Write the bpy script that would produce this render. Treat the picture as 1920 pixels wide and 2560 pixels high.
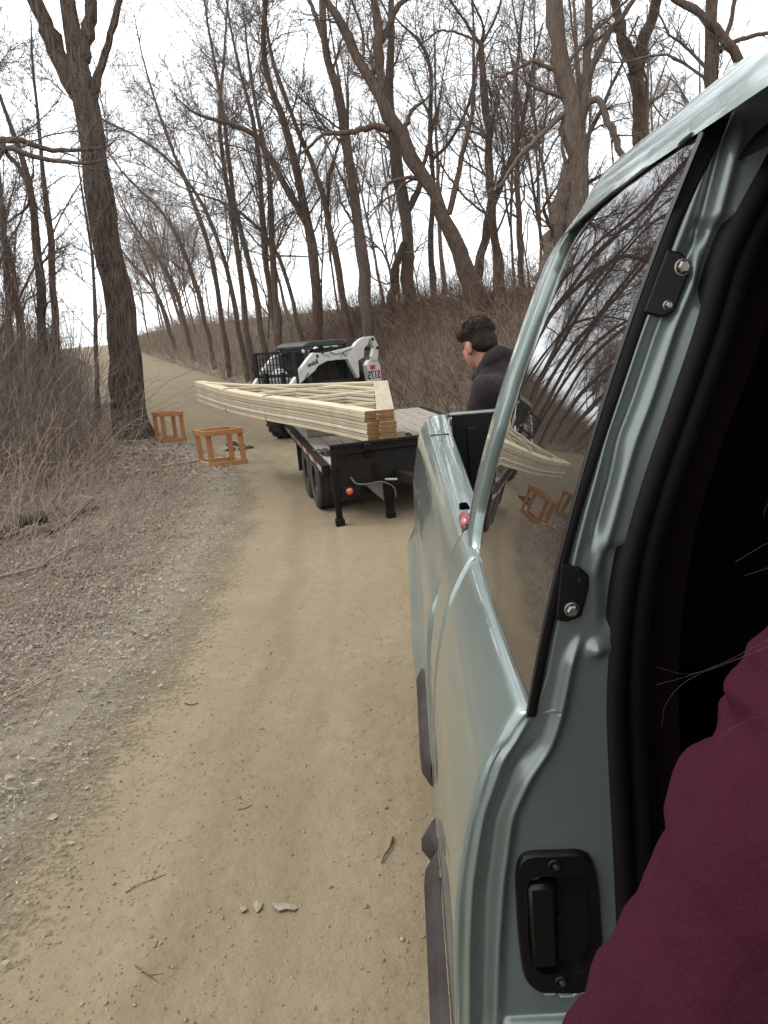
import bpy, bmesh, math, random
import numpy as np
from mathutils import Matrix, Vector, noise as mnoise

# ------------------------------------------------------------------ camera, world, sun, exposure
scene = bpy.context.scene
for o in list(bpy.data.objects):
    bpy.data.objects.remove(o, do_unlink=True)
COL = scene.collection
CAM_H = 1.70
F_PX = 1900.0                                   # focal length in pixels of the 1920 x 2560 photograph
YAW, PITCH, ROLL = math.radians(2.31), math.radians(13.03), math.radians(5.0)
cam_data = bpy.data.cameras.new('camera')
cam = bpy.data.objects.new('camera', cam_data)
COL.objects.link(cam)
cam_data.sensor_fit = 'VERTICAL'
cam_data.sensor_height = 24.0
cam_data.lens = 24.0 * F_PX / 2560.0
cam_data.clip_start = 0.02
cam_data.clip_end = 1500
CAM_R = Matrix.Rotation(YAW, 4, 'Z') @ Matrix.Rotation(math.pi / 2 - PITCH, 4, 'X') @ Matrix.Rotation(-ROLL, 4, 'Z')
cam.matrix_world = Matrix.Translation((0, 0, CAM_H)) @ CAM_R
scene.camera = cam

SUN_EL, SUN_AZ = math.radians(52), math.radians(-70)
world = bpy.data.worlds.new('World')
scene.world = world
world.use_nodes = True
wn, wl = world.node_tree.nodes, world.node_tree.links
wn.clear()
sky = wn.new('ShaderNodeTexSky')
sky.sky_type = 'NISHITA'
sky.sun_disc = False
sky.sun_elevation = SUN_EL
sky.sun_rotation = SUN_AZ
sky.dust_density = 4.0
hs = wn.new('ShaderNodeHueSaturation')
hs.inputs['Saturation'].default_value = 0.30      # a thin even cloud sheet takes most of the blue away
bg1 = wn.new('ShaderNodeBackground')
bg1.inputs['Strength'].default_value = 0.05
bg2 = wn.new('ShaderNodeBackground')               # the cloud sheet
bg2.inputs['Color'].default_value = (0.93, 0.975, 1.0, 1)
bg2.inputs['Strength'].default_value = 0.80
addw = wn.new('ShaderNodeAddShader')
wout = wn.new('ShaderNodeOutputWorld')
wl.new(sky.outputs[0], hs.inputs['Color'])
wl.new(hs.outputs[0], bg1.inputs['Color'])
wl.new(bg1.outputs[0], addw.inputs[0])
wl.new(bg2.outputs[0], addw.inputs[1])
wl.new(addw.outputs[0], wout.inputs['Surface'])

sun_data = bpy.data.lights.new('sun', 'SUN')
sun_data.energy = 0.7
sun_data.angle = math.radians(25)
sun_data.color = (1.0, 0.96, 0.90)
sun = bpy.data.objects.new('sun', sun_data)
COL.objects.link(sun)
sd = Vector((math.sin(SUN_AZ) * math.cos(SUN_EL), math.cos(SUN_AZ) * math.cos(SUN_EL), math.sin(SUN_EL)))
sun.rotation_euler = sd.to_track_quat('Z', 'Y').to_euler()

vs = scene.view_settings
vs.view_transform = 'Standard'
vs.look = 'None'
vs.exposure = 1.25
vs.gamma = 1.0
vs.use_curve_mapping = False
scene.render.engine = 'CYCLES'
scene.cycles.use_denoising = True
scene.cycles.adaptive_threshold = 0.02
scene.cycles.max_bounces = 6
scene.cycles.diffuse_bounces = 3
scene.cycles.glossy_bounces = 3
scene.cycles.transparent_max_bounces = 8
scene.cycles.caustics_reflective = False
scene.cycles.caustics_refractive = False

# ------------------------------------------------------------------ measuring helpers
_C = np.array([0, 0, CAM_H])
_M = np.array([[CAM_R[i][j] for j in range(3)] for i in range(3)])
def ray(px, py):
    return _M @ np.array([(px - 960) / F_PX, -(py - 1280) / F_PX, -1.0])
def at(px, py, y):                              # point of the photograph at distance y behind the camera's door
    d = ray(px, py); return _C + d * (y / d[1])
def atz(px, py, z):
    d = ray(px, py); return _C + d * ((z - CAM_H) / d[2])
def atplane(px, py, p0, n):
    d = ray(px, py); n = np.array(n, float)
    return _C + d * (np.dot(np.array(p0) - _C, n) / np.dot(d, n))

# ------------------------------------------------------------------ scene helpers
W = {}
def _reg(o, m): W[o.name] = m.copy()
def thing(name, label, cat, loc=(0, 0, 0), rotz=0.0, group=None):
    o = bpy.data.objects.new(name, None); COL.objects.link(o)
    o.empty_display_size = 0.1
    m = Matrix.Translation(loc) @ Matrix.Rotation(rotz, 4, 'Z')
    o.matrix_basis = m; _reg(o, m)
    tag(o, label, cat, group)
    return o
def tag(o, label=None, cat=None, group=None, kind=None):
    if label: o['label'] = label
    if cat: o['category'] = cat
    if group: o['group'] = group
    if kind: o['kind'] = kind
    return o
def link_mesh(name, me, mat, parent=None, wm=None):
    o = bpy.data.objects.new(name, me); COL.objects.link(o)
    if mat is not None: me.materials.append(mat)
    if wm is None: wm = W[parent.name] if parent is not None else Matrix.Identity(4)
    if parent is not None:
        o.parent = parent
        o.matrix_basis = W[parent.name].inverted() @ wm
    else:
        o.matrix_basis = wm
    _reg(o, wm)
    return o
def copy_tree(o, wm=None, parent=None):
    c = o.copy(); COL.objects.link(c)
    if parent is not None:
        c.parent = parent; c.matrix_basis = o.matrix_basis.copy()
        _reg(c, W[parent.name] @ o.matrix_basis)
    else:
        c.matrix_basis = wm; _reg(c, wm)
    for ch in list(o.children): copy_tree(ch, parent=c)
    return c

def mesh_np(name, V, Q, smooth=True, attr=None):
    """V (n,3); Q (m,k) index array, k = 3 or 4"""
    me = bpy.data.meshes.new(name)
    V = np.ascontiguousarray(V, dtype=np.float32); Q = np.ascontiguousarray(Q, dtype=np.int32)
    k = Q.shape[1]
    me.vertices.add(len(V)); me.vertices.foreach_set('co', V.ravel())
    me.loops.add(Q.size); me.loops.foreach_set('vertex_index', Q.ravel())
    me.polygons.add(len(Q)); me.polygons.foreach_set('loop_start', np.arange(0, Q.size, k, dtype=np.int32))
    me.polygons.foreach_set('use_smooth', np.full(len(Q), smooth, dtype=bool))
    if attr:
        for an, vals in attr.items():
            if np.ndim(vals) == 2:
                a = me.attributes.new(an, 'FLOAT_COLOR', 'POINT')
                vv = np.ones((len(V), 4), dtype=np.float32); vv[:, :3] = vals
                a.data.foreach_set('color', vv.ravel())
            else:
                a = me.attributes.new(an, 'FLOAT', 'POINT')
                a.data.foreach_set('value', np.ascontiguousarray(vals, dtype=np.float32))
    me.update(calc_edges=True)
    return me

def norm(v): return v / np.maximum(np.linalg.norm(v, axis=-1, keepdims=True), 1e-9)
def tubes(P, R, S=4):
    """P (N,K,3), R (N,K) -> vertices, quads of N open tubes"""
    P = np.asarray(P, float); R = np.asarray(R, float)
    N, K, _ = P.shape
    T = np.empty_like(P); T[:, 1:-1] = P[:, 2:] - P[:, :-2]; T[:, 0] = P[:, 1] - P[:, 0]; T[:, -1] = P[:, -1] - P[:, -2]
    T = norm(T)
    mean = norm(P[:, -1] - P[:, 0])
    ref = np.where(np.abs(mean[:, 2:3]) < 0.8, np.array([[0, 0, 1.0]]), np.array([[1.0, 0, 0]]))
    A = norm(np.cross(T, np.repeat(ref[:, None, :], K, 1))); B = np.cross(T, A)
    a = np.arange(S) * 2 * np.pi / S
    V = P[:, :, None, :] + R[:, :, None, None] * (np.cos(a)[None, None, :, None] * A[:, :, None, :] + np.sin(a)[None, None, :, None] * B[:, :, None, :])
    idx = np.arange(N * K * S).reshape(N, K, S)
    q = np.stack([idx[:, :-1, :], np.roll(idx[:, :-1, :], -1, 2), np.roll(idx[:, 1:, :], -1, 2), idx[:, 1:, :]], -1)
    return V.reshape(-1, 3), q.reshape(-1, 4)
def cat_mesh(parts):
    Vs, Qs, off = [], [], 0
    for V, Q in parts:
        Vs.append(V); Qs.append(Q + off); off += len(V)
    return np.concatenate(Vs), np.concatenate(Qs)
def resample(pts, K):
    pts = np.asarray(pts, float)
    seg = np.linalg.norm(np.diff(pts[:, :3], axis=0), axis=1); s = np.concatenate([[0], np.cumsum(seg)])
    t = np.linspace(0, s[-1], K)
    out = np.stack([np.interp(t, s, pts[:, i]) for i in range(pts.shape[1])], 1)
    sm = out.copy()
    sm[1:-1] = out[1:-1] * 0.5 + (out[:-2] + out[2:]) * 0.25
    return sm
def smooth_curve(pts, n):
    """Catmull-Rom through pts"""
    p = np.asarray(pts, float); p = np.vstack([2 * p[0] - p[1], p, 2 * p[-1] - p[-2]])
    m = len(p) - 3; out = []
    for t in np.linspace(0, m - 1e-6, n):
        i = int(t); f = t - i; a, b, c, d = p[i:i + 4]
        out.append(0.5 * (2 * b + (c - a) * f + (2 * a - 5 * b + 4 * c - d) * f * f + (3 * b - a - 3 * c + d) * f ** 3))
    return np.array(out)

class MB:
    def __init__(s): s.v, s.f = [], []
    def add(s, V, F):
        o = len(s.v); s.v += [tuple(map(float, p)) for p in V]; s.f += [tuple(int(i) + o for i in f) for f in F]; return s
    def box(s, c, size, rot=None, bev=0.0):
        x, y, z = [d / 2 for d in size]
        if bev > 0:
            b = min(bev, x * .9, y * .9, z * .9)
            bm = bmesh.new(); bmesh.ops.create_cube(bm, size=1.0)
            for v in bm.verts: v.co = Vector((v.co.x * 2 * x, v.co.y * 2 * y, v.co.z * 2 * z))
            bmesh.ops.bevel(bm, geom=bm.edges[:], offset=b, segments=1, affect='EDGES', profile=0.5)
            bm.verts.index_update()
            V = [np.array(v.co) for v in bm.verts]; Fc = [[v.index for v in f.verts] for f in bm.faces]; bm.free()
        else:
            V = [np.array((sx * x, sy * y, sz * z)) for sx in (-1, 1) for sy in (-1, 1) for sz in (-1, 1)]
            Fc = [(0, 1, 3, 2), (4, 6, 7, 5), (0, 4, 5, 1), (2, 3, 7, 6), (0, 2, 6, 4), (1, 5, 7, 3)]
        if rot is not None:
            r = np.array(rot.to_3x3()) if hasattr(rot, 'to_3x3') else np.array(rot)
            V = [r @ v for v in V]
        return s.add([v + np.array(c) for v in V], Fc)
    def bar(s, p0, p1, w, h, up=(0, 0, 1), bev=0.0):
        p0, p1 = np.array(p0, float), np.array(p1, float); d = p1 - p0; L = np.linalg.norm(d); d = d / L
        up = np.array(up, float)
        if abs(np.dot(d, up)) > 0.98: up = np.array((1.0, 0, 0))
        y = norm(np.cross(up, d)); z = np.cross(d, y)
        return s.box((p0 + p1) / 2, (L, w, h), np.stack([d, y, z], 1), bev)
    def tube(s, pts, r, S=8, caps=True):
        pts = np.asarray(pts, float); K = len(pts)
        r = np.full(K, r) if np.isscalar(r) else np.asarray(r)
        V, Q = tubes(pts[None], r[None], S); s_off = len(s.v); s.add(V, Q)
        if caps:
            s.f.append(tuple(s_off + i for i in range(S))[::-1]); s.f.append(tuple(s_off + (K - 1) * S + i for i in range(S)))
        return s
    def cyl(s, p0, p1, r, S=16, r1=None): return s.tube([p0, p1], [r, r if r1 is None else r1], S)
    def prism(s, poly, vec):
        """poly: list of 3-D points, extruded by vec"""
        n = len(poly); vec = np.array(vec, float); o = len(s.v)
        V = [np.array(p, float) for p in poly] + [np.array(p, float) + vec for p in poly]
        F = [tuple(range(n))[::-1], tuple(range(n, 2 * n))] + [(i, (i + 1) % n, n + (i + 1) % n, n + i) for i in range(n)]
        return s.add(V, F)
    def grid(s, G):
        G = np.asarray(G); a, b, _ = G.shape; idx = np.arange(a * b).reshape(a, b)
        q = np.stack([idx[:-1, :-1], idx[1:, :-1], idx[1:, 1:], idx[:-1, 1:]], -1).reshape(-1, 4)
        return s.add(G.reshape(-1, 3), q)
    def lathe(s, prof, c, axis, S=24):
        """prof: (radius, offset along axis)"""
        axis = norm(np.array(axis, float)); ref = np.array((0, 0, 1.0)) if abs(axis[2]) < .9 else np.array((1.0, 0, 0))
        A = norm(np.cross(axis, ref)); B = np.cross(axis, A); n = len(prof)
        V = [np.array(c) + axis * h + r * (math.cos(t) * A + math.sin(t) * B) for r, h in prof for t in np.arange(S) * 2 * math.pi / S]
        F = [(i * S + j, i * S + (j + 1) % S, (i + 1) * S + (j + 1) % S, (i + 1) * S + j) for i in range(n - 1) for j in range(S)]
        return s.add(V, F)
    def ball(s, c, r, seg=12):
        r = np.array((r, r, r)) if np.isscalar(r) else np.array(r)
        V, F = [], []
        n = seg // 2
        for i in range(n + 1):
            a = math.pi * i / n
            for j in range(seg):
                b = 2 * math.pi * j / seg
                V.append(np.array(c) + r * np.array((math.sin(a) * math.cos(b), math.sin(a) * math.sin(b), math.cos(a))))
        for i in range(n):
            for j in range(seg): F.append((i * seg + j, (i + 1) * seg + j, (i + 1) * seg + (j + 1) % seg, i * seg + (j + 1) % seg))
        return s.add(V, F)
    def build(s, name, mat, parent=None, smooth=False, angle=None, local=False, wm=None, merge=False):
        """vertices are world coordinates unless local=True (then in the parent's own frame)"""
        m = wm if wm is not None else (W[parent.name] if parent is not None else Matrix.Identity(4))
        V = np.array(s.v)
        if not local:
            mi = np.array(m.inverted()); V = V @ mi[:3, :3].T + mi[:3, 3]
        me = bpy.data.meshes.new(name)
        me.from_pydata(V.tolist(), [], s.f)
        bm = bmesh.new(); bm.from_mesh(me)
        if merge: bmesh.ops.remove_doubles(bm, verts=bm.verts, dist=1e-5)
        bmesh.ops.recalc_face_normals(bm, faces=bm.faces)
        bm.to_mesh(me); bm.free()
        if smooth or angle:
            me.polygons.foreach_set('use_smooth', np.ones(len(me.polygons), dtype=bool))
            if angle: me.set_sharp_from_angle(angle=math.radians(angle))
        me.update()
        return link_mesh(name, me, mat, parent, m)

# ------------------------------------------------------------------ materials (all procedural)
MATS = {}
ALB = 0.78                                       # one scale for all base colours, so they stay at real-world levels for this exposure
def _al(c): return tuple(v * ALB for v in c)
def mat(name, color, rough=0.7, metallic=0.0, var=None, bump=None, coat=0.0, coat_rough=0.03, spec=0.5, ior=None, coords='Object', stretch=(1, 1, 1), sheen=0.0):
    """var = (scale, second colour, contrast 0..1[, detail]);  bump = (scale, strength, distance)"""
    if name in MATS: return MATS[name]
    color = _al(color)
    if var: var = [(v[0], _al(v[1])) + tuple(v[2:]) for v in (var if isinstance(var, list) else [var])]
    m = bpy.data.materials.new(name); m.use_nodes = True; MATS[name] = m
    nt = m.node_tree; N, L = nt.nodes, nt.links
    b = N['Principled BSDF']
    b.inputs['Base Color'].default_value = (*color, 1); b.inputs['Roughness'].default_value = rough
    b.inputs['Metallic'].default_value = metallic
    b.inputs['Specular IOR Level'].default_value = spec
    if ior: b.inputs['IOR'].default_value = ior
    b.inputs['Coat Weight'].default_value = coat; b.inputs['Coat Roughness'].default_value = coat_rough
    if sheen: b.inputs['Sheen Weight'].default_value = sheen; b.inputs['Sheen Roughness'].default_value = 0.4
    if var or bump:
        tc = N.new('ShaderNodeTexCoord'); mp = N.new('ShaderNodeMapping'); mp.inputs['Scale'].default_value = stretch
        L.new(tc.outputs[coords], mp.inputs['Vector'])
    if var:
        vl = var if isinstance(var, list) else [var]
        src = None
        for v in vl:
            nz = N.new('ShaderNodeTexNoise'); nz.inputs['Scale'].default_value = v[0]; nz.inputs['Detail'].default_value = v[3] if len(v) > 3 else 5.0
            L.new(mp.outputs[0], nz.inputs['Vector'])
            rp = N.new('ShaderNodeMapRange'); c = v[2]
            rp.inputs['From Min'].default_value = 0.5 - 0.25 * (1.02 - c); rp.inputs['From Max'].default_value = 0.5 + 0.25 * (1.02 - c)
            L.new(nz.outputs['Fac'], rp.inputs['Value'])
            mx = N.new('ShaderNodeMix'); mx.data_type = 'RGBA'
            if src is None: mx.inputs['A'].default_value = (*color, 1)
            else: L.new(src, mx.inputs['A'])
            mx.inputs['B'].default_value = (*v[1], 1)
            L.new(rp.outputs[0], mx.inputs['Factor']); src = mx.outputs['Result']
        L.new(src, b.inputs['Base Color'])
    if bump:
        bl = bump if isinstance(bump, list) else [bump]
        prev = None
        for q in bl:
            nz = N.new('ShaderNodeTexNoise'); nz.inputs['Scale'].default_value = q[0]; nz.inputs['Detail'].default_value = 6.0
            L.new(mp.outputs[0], nz.inputs['Vector'])
            bp = N.new('ShaderNodeBump'); bp.inputs['Strength'].default_value = q[1]; bp.inputs['Distance'].default_value = q[2]
            L.new(nz.outputs['Fac'], bp.inputs['Height'])
            if prev: L.new(prev, bp.inputs['Normal'])
            prev = bp.outputs[0]
        L.new(prev, b.inputs['Normal'])
    return m
# ------------------------------------------------------------------ the land: ground, road, bank
rng = np.random.default_rng(7)
_ys = [-40, 2, 5, 8.5, 11, 13, 15.5, 19, 25, 35, 45, 60, 80, 400]
_xl = [-1.45, -1.47, -1.50, -1.95, -2.5, -3.1, -4.2, -6.3, -9.3, -14, -18.8, -26, -37, -200]
_xr = [3.4, 3.4, 3.2, 2.8, 2.4, 1.9, 1.0, -1.0, -4.5, -9.6, -14.6, -21.5, -31.5, -190]
def _sm(ys, xs):
    yy = np.linspace(-40, 400, 4401); v = np.interp(yy, ys, xs)
    k = np.ones(25) / 25; vp = np.pad(v, 12, mode='edge'); v = np.convolve(vp, k, 'valid'); return yy, v
_YY, _XL = _sm(_ys, _xl); _, _XR = _sm(_ys, _xr)
_, _GZ = _sm([-40, 0, 2, 8, 14, 17, 20, 25, 35, 45, 60, 70, 100, 400], [0.3, 0.03, 0, -.10, -.24, -.28, -.20, .22, 1.0, 1.72, 2.75, 3.0, 2.9, 0.5])
def XL(y): return np.interp(y, _YY, _XL)
def XR(y): return np.interp(y, _YY, _XR)
def fbm(x, y, s=1.0, seed=0):
    r = np.random.default_rng(seed + 100); out = 0
    for k in range(7):
        a = r.uniform(0, 2 * np.pi, 3); f = s * (1.7 ** k) * r.uniform(.8, 1.2)
        th = r.uniform(0, np.pi)
        out = out + (np.sin(f * (x * np.cos(th) + y * np.sin(th)) + a[0]) * np.sin(f * 1.13 * (-x * np.sin(th) + y * np.cos(th)) + a[1])) / (1.5 ** k)
    return out / 2.2
def sstep(t): t = np.clip(t, 0, 1); return t * t * (3 - 2 * t)
def terrain(x, y, micro=True):
    x = np.asarray(x, float); y = np.asarray(y, float)
    z = np.interp(y, _YY, _GZ)
    dR = x - XR(y); dL = XL(y) - x
    B = np.interp(y, [-40, 0, 6, 12, 20, 28, 40, 60, 100], [.4, .8, 2.0, 2.5, 2.45, 2.0, 1.5, .9, .2])
    z = z + B * sstep(dR / 4.2) + np.clip(dR - 4.2, 0, 60) * 0.022
    z = z + sstep(dL / 2.0) * 0.05 + np.clip(dL - 1.5, 0, 40) * 0.012
    off = np.clip(np.maximum(dR, dL) / 1.0, 0, 1)
    z = z + off * 0.10 * fbm(x, y, .9, 3) + off * np.clip(dR, 0, 1) * .12 * fbm(x, y, 1.7, 5)
    if micro:
        z = z + 0.012 * fbm(x, y, 3.1, 9) * (0.4 + off) + off * 0.012 * fbm(x, y, 9.0, 4)
        w = XR(y) - XL(y)
        for c in (0.9, 2.5):
            z = z - 0.022 * np.exp(-((x - XL(y) - c - .05 * np.sin(y * .9)) / .20) ** 2) * (1 - off)
    return z
def tz(x, y): return float(terrain(x, y))

rows = np.concatenate([np.arange(-14, 0, .5), np.arange(0, 16, .11), np.arange(16, 32, .3), np.arange(32, 70, .9), np.geomspace(70, 420, 26)])
offL = -np.concatenate([np.geomspace(260, 14, 26), np.arange(13, 7, -.4), np.arange(7, .05, -.11)])
offR = np.concatenate([np.arange(.15, 8, .22), np.arange(8, 22, .8), np.geomspace(22, 260, 22)])
nroad = 36
def lateral(y):
    l, r = XL(y), XR(y)
    return np.concatenate([l + offL, np.linspace(l, r, nroad), r + offR])
Xg = np.array([lateral(y) for y in rows]); Yg = np.repeat(rows[:, None], Xg.shape[1], 1)
Zg = terrain(Xg, Yg)
def grid_np(G):
    a, b, _ = G.shape; idx = np.arange(a * b).reshape(a, b)
    return G.reshape(-1, 3), np.stack([idx[:-1, :-1], idx[:-1, 1:], idx[1:, 1:], idx[1:, :-1]], -1).reshape(-1, 4)

def ground_material():
    m = mat('soil_under_litter', (0.120, 0.090, 0.068), 0.95, spec=0.2, coords='Object',
            var=[(1.3, (0.16, 0.125, 0.096), .2), (9, (0.085, 0.060, 0.044), .35), (60, (0.22, 0.178, 0.14), .45)],
            bump=[(35, 0.9, .02), (140, 0.8, .008)])
    nt = m.node_tree; N, L = nt.nodes, nt.links; b = N['Principled BSDF']
    # beyond the crest the land is a pale green field
    src = b.inputs['Base Color'].links[0].from_socket
    g = N.new('ShaderNodeTexCoord'); sx = N.new('ShaderNodeSeparateXYZ'); L.new(g.outputs['Object'], sx.inputs[0])
    mr = N.new('ShaderNodeMapRange'); mr.inputs['From Min'].default_value = 64; mr.inputs['From Max'].default_value = 72
    L.new(sx.outputs['Y'], mr.inputs['Value'])
    mx = N.new('ShaderNodeMix'); mx.data_type = 'RGBA'; L.new(mr.outputs[0], mx.inputs['Factor']); L.new(src, mx.inputs['A'])
    mx.inputs['B'].default_value = (0.15, 0.165, 0.075, 1)
    # dusty soil along the road's edge
    av = N.new('ShaderNodeAttribute'); av.attribute_name = 'verge'
    nv = N.new('ShaderNodeTexNoise'); nv.inputs['Scale'].default_value = 2.0; nv.inputs['Detail'].default_value = 6; L.new(g.outputs['Object'], nv.inputs['Vector'])
    mv = N.new('ShaderNodeMath'); mv.operation = 'MULTIPLY_ADD'; L.new(nv.outputs['Fac'], mv.inputs[0]); mv.inputs[1].default_value = -1.2; L.new(av.outputs['Fac'], mv.inputs[2])
    rv_ = N.new('ShaderNodeMapRange'); rv_.inputs['From Min'].default_value = -.15; rv_.inputs['From Max'].default_value = .35; rv_.inputs['To Min'].default_value = 1; rv_.inputs['To Max'].default_value = 0; L.new(mv.outputs[0], rv_.inputs['Value'])
    mz = N.new('ShaderNodeMix'); mz.data_type = 'RGBA'; L.new(rv_.outputs[0], mz.inputs['Factor']); L.new(mx.outputs['Result'], mz.inputs['A']); mz.inputs['B'].default_value = (0.185, 0.155, 0.115, 1)
    L.new(mz.outputs['Result'], b.inputs['Base Color'])
    return m
gv, gq = grid_np(np.stack([Xg, Yg, Zg], -1))
vg = np.maximum(XL(Yg) - Xg, Xg - XR(Yg))
ground = link_mesh('ground', mesh_np('ground', gv, gq, attr={'verge': vg.ravel()}), ground_material())
tag(ground, 'grey brown woodland ground on both sides of the dirt road', kind='structure')

# the road: the same vertices, raised a little, ragged at both edges
i0 = len(offL) - 7; i1 = len(offL) + nroad + 2
Rg = np.stack([Xg, Yg, Zg], -1)[:, i0:i1].copy(); rs = (rows > -14) & (rows < 74); Rg = Rg[rs]
edge = np.minimum(Rg[..., 0] - XL(Rg[..., 1]), (XR(Rg[..., 1]) - Rg[..., 0]))
Rg[..., 2] += 0.005
rv, rq = grid_np(Rg)
def road_material():
    m = mat('dirt_road', (0.218, 0.163, 0.098), 0.93, spec=0.2,
            var=[(0.55, (0.172, 0.131, 0.077), .25), (1.7, (0.245, 0.198, 0.130), .35), (14, (0.180, 0.137, 0.081), .25), (90, (0.22, 0.176, 0.112), .2)],
            bump=[(5, .45, .04), (22, .5, .014), (90, .4, .006)])
    nt = m.node_tree; N, L = nt.nodes, nt.links; b = N['Principled BSDF']; out = N['Material Output']
    src = b.inputs['Base Color'].links[0].from_socket
    # streaks along the wheel tracks
    tc = N.new('ShaderNodeTexCoord'); mp = N.new('ShaderNodeMapping'); mp.inputs['Scale'].default_value = (2.6, .45, 1)
    L.new(tc.outputs['Object'], mp.inputs['Vector'])
    nz = N.new('ShaderNodeTexNoise'); nz.inputs['Scale'].default_value = 1.6; nz.inputs['Detail'].default_value = 6; L.new(mp.outputs[0], nz.inputs['Vector'])
    mr = N.new('ShaderNodeMapRange'); mr.inputs['From Min'].default_value = .42; mr.inputs['From Max'].default_value = .68; mr.inputs['To Max'].default_value = .38
    L.new(nz.outputs['Fac'], mr.inputs['Value'])
    mx = N.new('ShaderNodeMix'); mx.data_type = 'RGBA'; L.new(mr.outputs[0], mx.inputs['Factor']); L.new(src, mx.inputs['A'])
    mx.inputs['B'].default_value = (0.122, 0.093, 0.056, 1)
    # packed wheel tracks
    la = N.new('ShaderNodeAttribute'); la.attribute_name = 'lat'; prev = mx.outputs['Result']
    nw = N.new('ShaderNodeTexNoise'); nw.inputs['Scale'].default_value = .8; nw.inputs['Detail'].default_value = 3; L.new(tc.outputs['Object'], nw.inputs['Vector'])
    sc_n = N.new('ShaderNodeTexNoise'); sc_n.inputs['Scale'].default_value = 18; sc_n.inputs['Detail'].default_value = 4; L.new(tc.outputs['Object'], sc_n.inputs['Vector'])
    for cc, wd, st in ((.62, .11, .42), (.95, .07, .25), (1.42, .05, .22), (2.35, .12, .35)):
        s1 = N.new('ShaderNodeMath'); s1.operation = 'MULTIPLY_ADD'; L.new(nw.outputs['Fac'], s1.inputs[0]); s1.inputs[1].default_value = .35; L.new(la.outputs['Fac'], s1.inputs[2])
        s2 = N.new('ShaderNodeMath'); s2.operation = 'SUBTRACT'; L.new(s1.outputs[0], s2.inputs[0]); s2.inputs[1].default_value = cc + .175
        s3 = N.new('ShaderNodeMath'); s3.operation = 'ABSOLUTE'; L.new(s2.outputs[0], s3.inputs[0])
        s4 = N.new('ShaderNodeMapRange'); s4.interpolation_type = 'SMOOTHSTEP'; s4.inputs['From Min'].default_value = wd; s4.inputs['From Max'].default_value = wd * .3; s4.inputs['To Max'].default_value = st; L.new(s3.outputs[0], s4.inputs['Value'])
        s5 = N.new('ShaderNodeMath'); s5.operation = 'MULTIPLY'; L.new(s4.outputs[0], s5.inputs[0]); L.new(sc_n.outputs['Fac'], s5.inputs[1])
        m5 = N.new('ShaderNodeMix'); m5.data_type = 'RGBA'; L.new(s5.outputs[0], m5.inputs['Factor']); L.new(prev, m5.inputs['A']); m5.inputs['B'].default_value = (.088, .064, .037, 1); prev = m5.outputs['Result']
    mx = m5
    # damp darker specks
    vo = N.new('ShaderNodeTexVoronoi'); vo.inputs['Scale'].default_value = 22; L.new(tc.outputs['Object'], vo.inputs['Vector'])
    mr2 = N.new('ShaderNodeMapRange'); mr2.inputs['From Min'].default_value = .02; mr2.inputs['From Max'].default_value = .09; mr2.inputs['To Min'].default_value = .0; mr2.inputs['To Max'].default_value = 0
    L.new(vo.outputs['Distance'], mr2.inputs['Value'])
    mx2 = N.new('ShaderNodeMix'); mx2.data_type = 'RGBA'; L.new(mr2.outputs[0], mx2.inputs['Factor']); L.new(mx.outputs['Result'], mx2.inputs['A'])
    mx2.inputs['B'].default_value = (0.13, 0.10, 0.06, 1)
    L.new(mx2.outputs['Result'], b.inputs['Base Color'])
    # ragged edge
    at_ = N.new('ShaderNodeAttribute'); at_.attribute_name = 'edge'
    n1 = N.new('ShaderNodeTexNoise'); n1.inputs['Scale'].default_value = 2.2; n1.inputs['Detail'].default_value = 9; n1.inputs['Roughness'].default_value = .68
    L.new(tc.outputs['Object'], n1.inputs['Vector'])
    ma = N.new('ShaderNodeMath'); ma.operation = 'MULTIPLY_ADD'; L.new(n1.outputs['Fac'], ma.inputs[0]); ma.inputs[1].default_value = .9; ma.inputs[2].default_value = -.47
    ad = N.new('ShaderNodeMath'); ad.operation = 'ADD'; L.new(at_.outputs['Fac'], ad.inputs[0]); L.new(ma.outputs[0], ad.inputs[1])
    n4 = N.new('ShaderNodeTexNoise'); n4.inputs['Scale'].default_value = 38; n4.inputs['Detail'].default_value = 5; L.new(tc.outputs['Object'], n4.inputs['Vector'])
    m4 = N.new('ShaderNodeMath'); m4.operation = 'MULTIPLY_ADD'; L.new(n4.outputs['Fac'], m4.inputs[0]); m4.inputs[1].default_value = .9; m4.inputs[2].default_value = -.45
    a4 = N.new('ShaderNodeMath'); a4.operation = 'ADD'; L.new(ad.outputs[0], a4.inputs[0]); L.new(m4.outputs[0], a4.inputs[1])
    gt = N.new('ShaderNodeMapRange'); gt.inputs['From Min'].default_value = -.22; gt.inputs['From Max'].default_value = .16; L.new(a4.outputs[0], gt.inputs['Value'])
    tr = N.new('ShaderNodeBsdfTransparent'); ms = N.new('ShaderNodeMixShader')
    L.new(gt.outputs[0], ms.inputs['Fac']); L.new(tr.outputs[0], ms.inputs[1]); L.new(b.outputs[0], ms.inputs[2]); L.new(ms.outputs[0], out.inputs['Surface'])
    return m
road = link_mesh('road', mesh_np('road', rv, rq, attr={'edge': edge.ravel(), 'lat': (Rg[..., 0] - XL(Rg[..., 1])).ravel()}), road_material())
tag(road, 'tan dirt road climbing to the left through bare woods', kind='structure')

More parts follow.
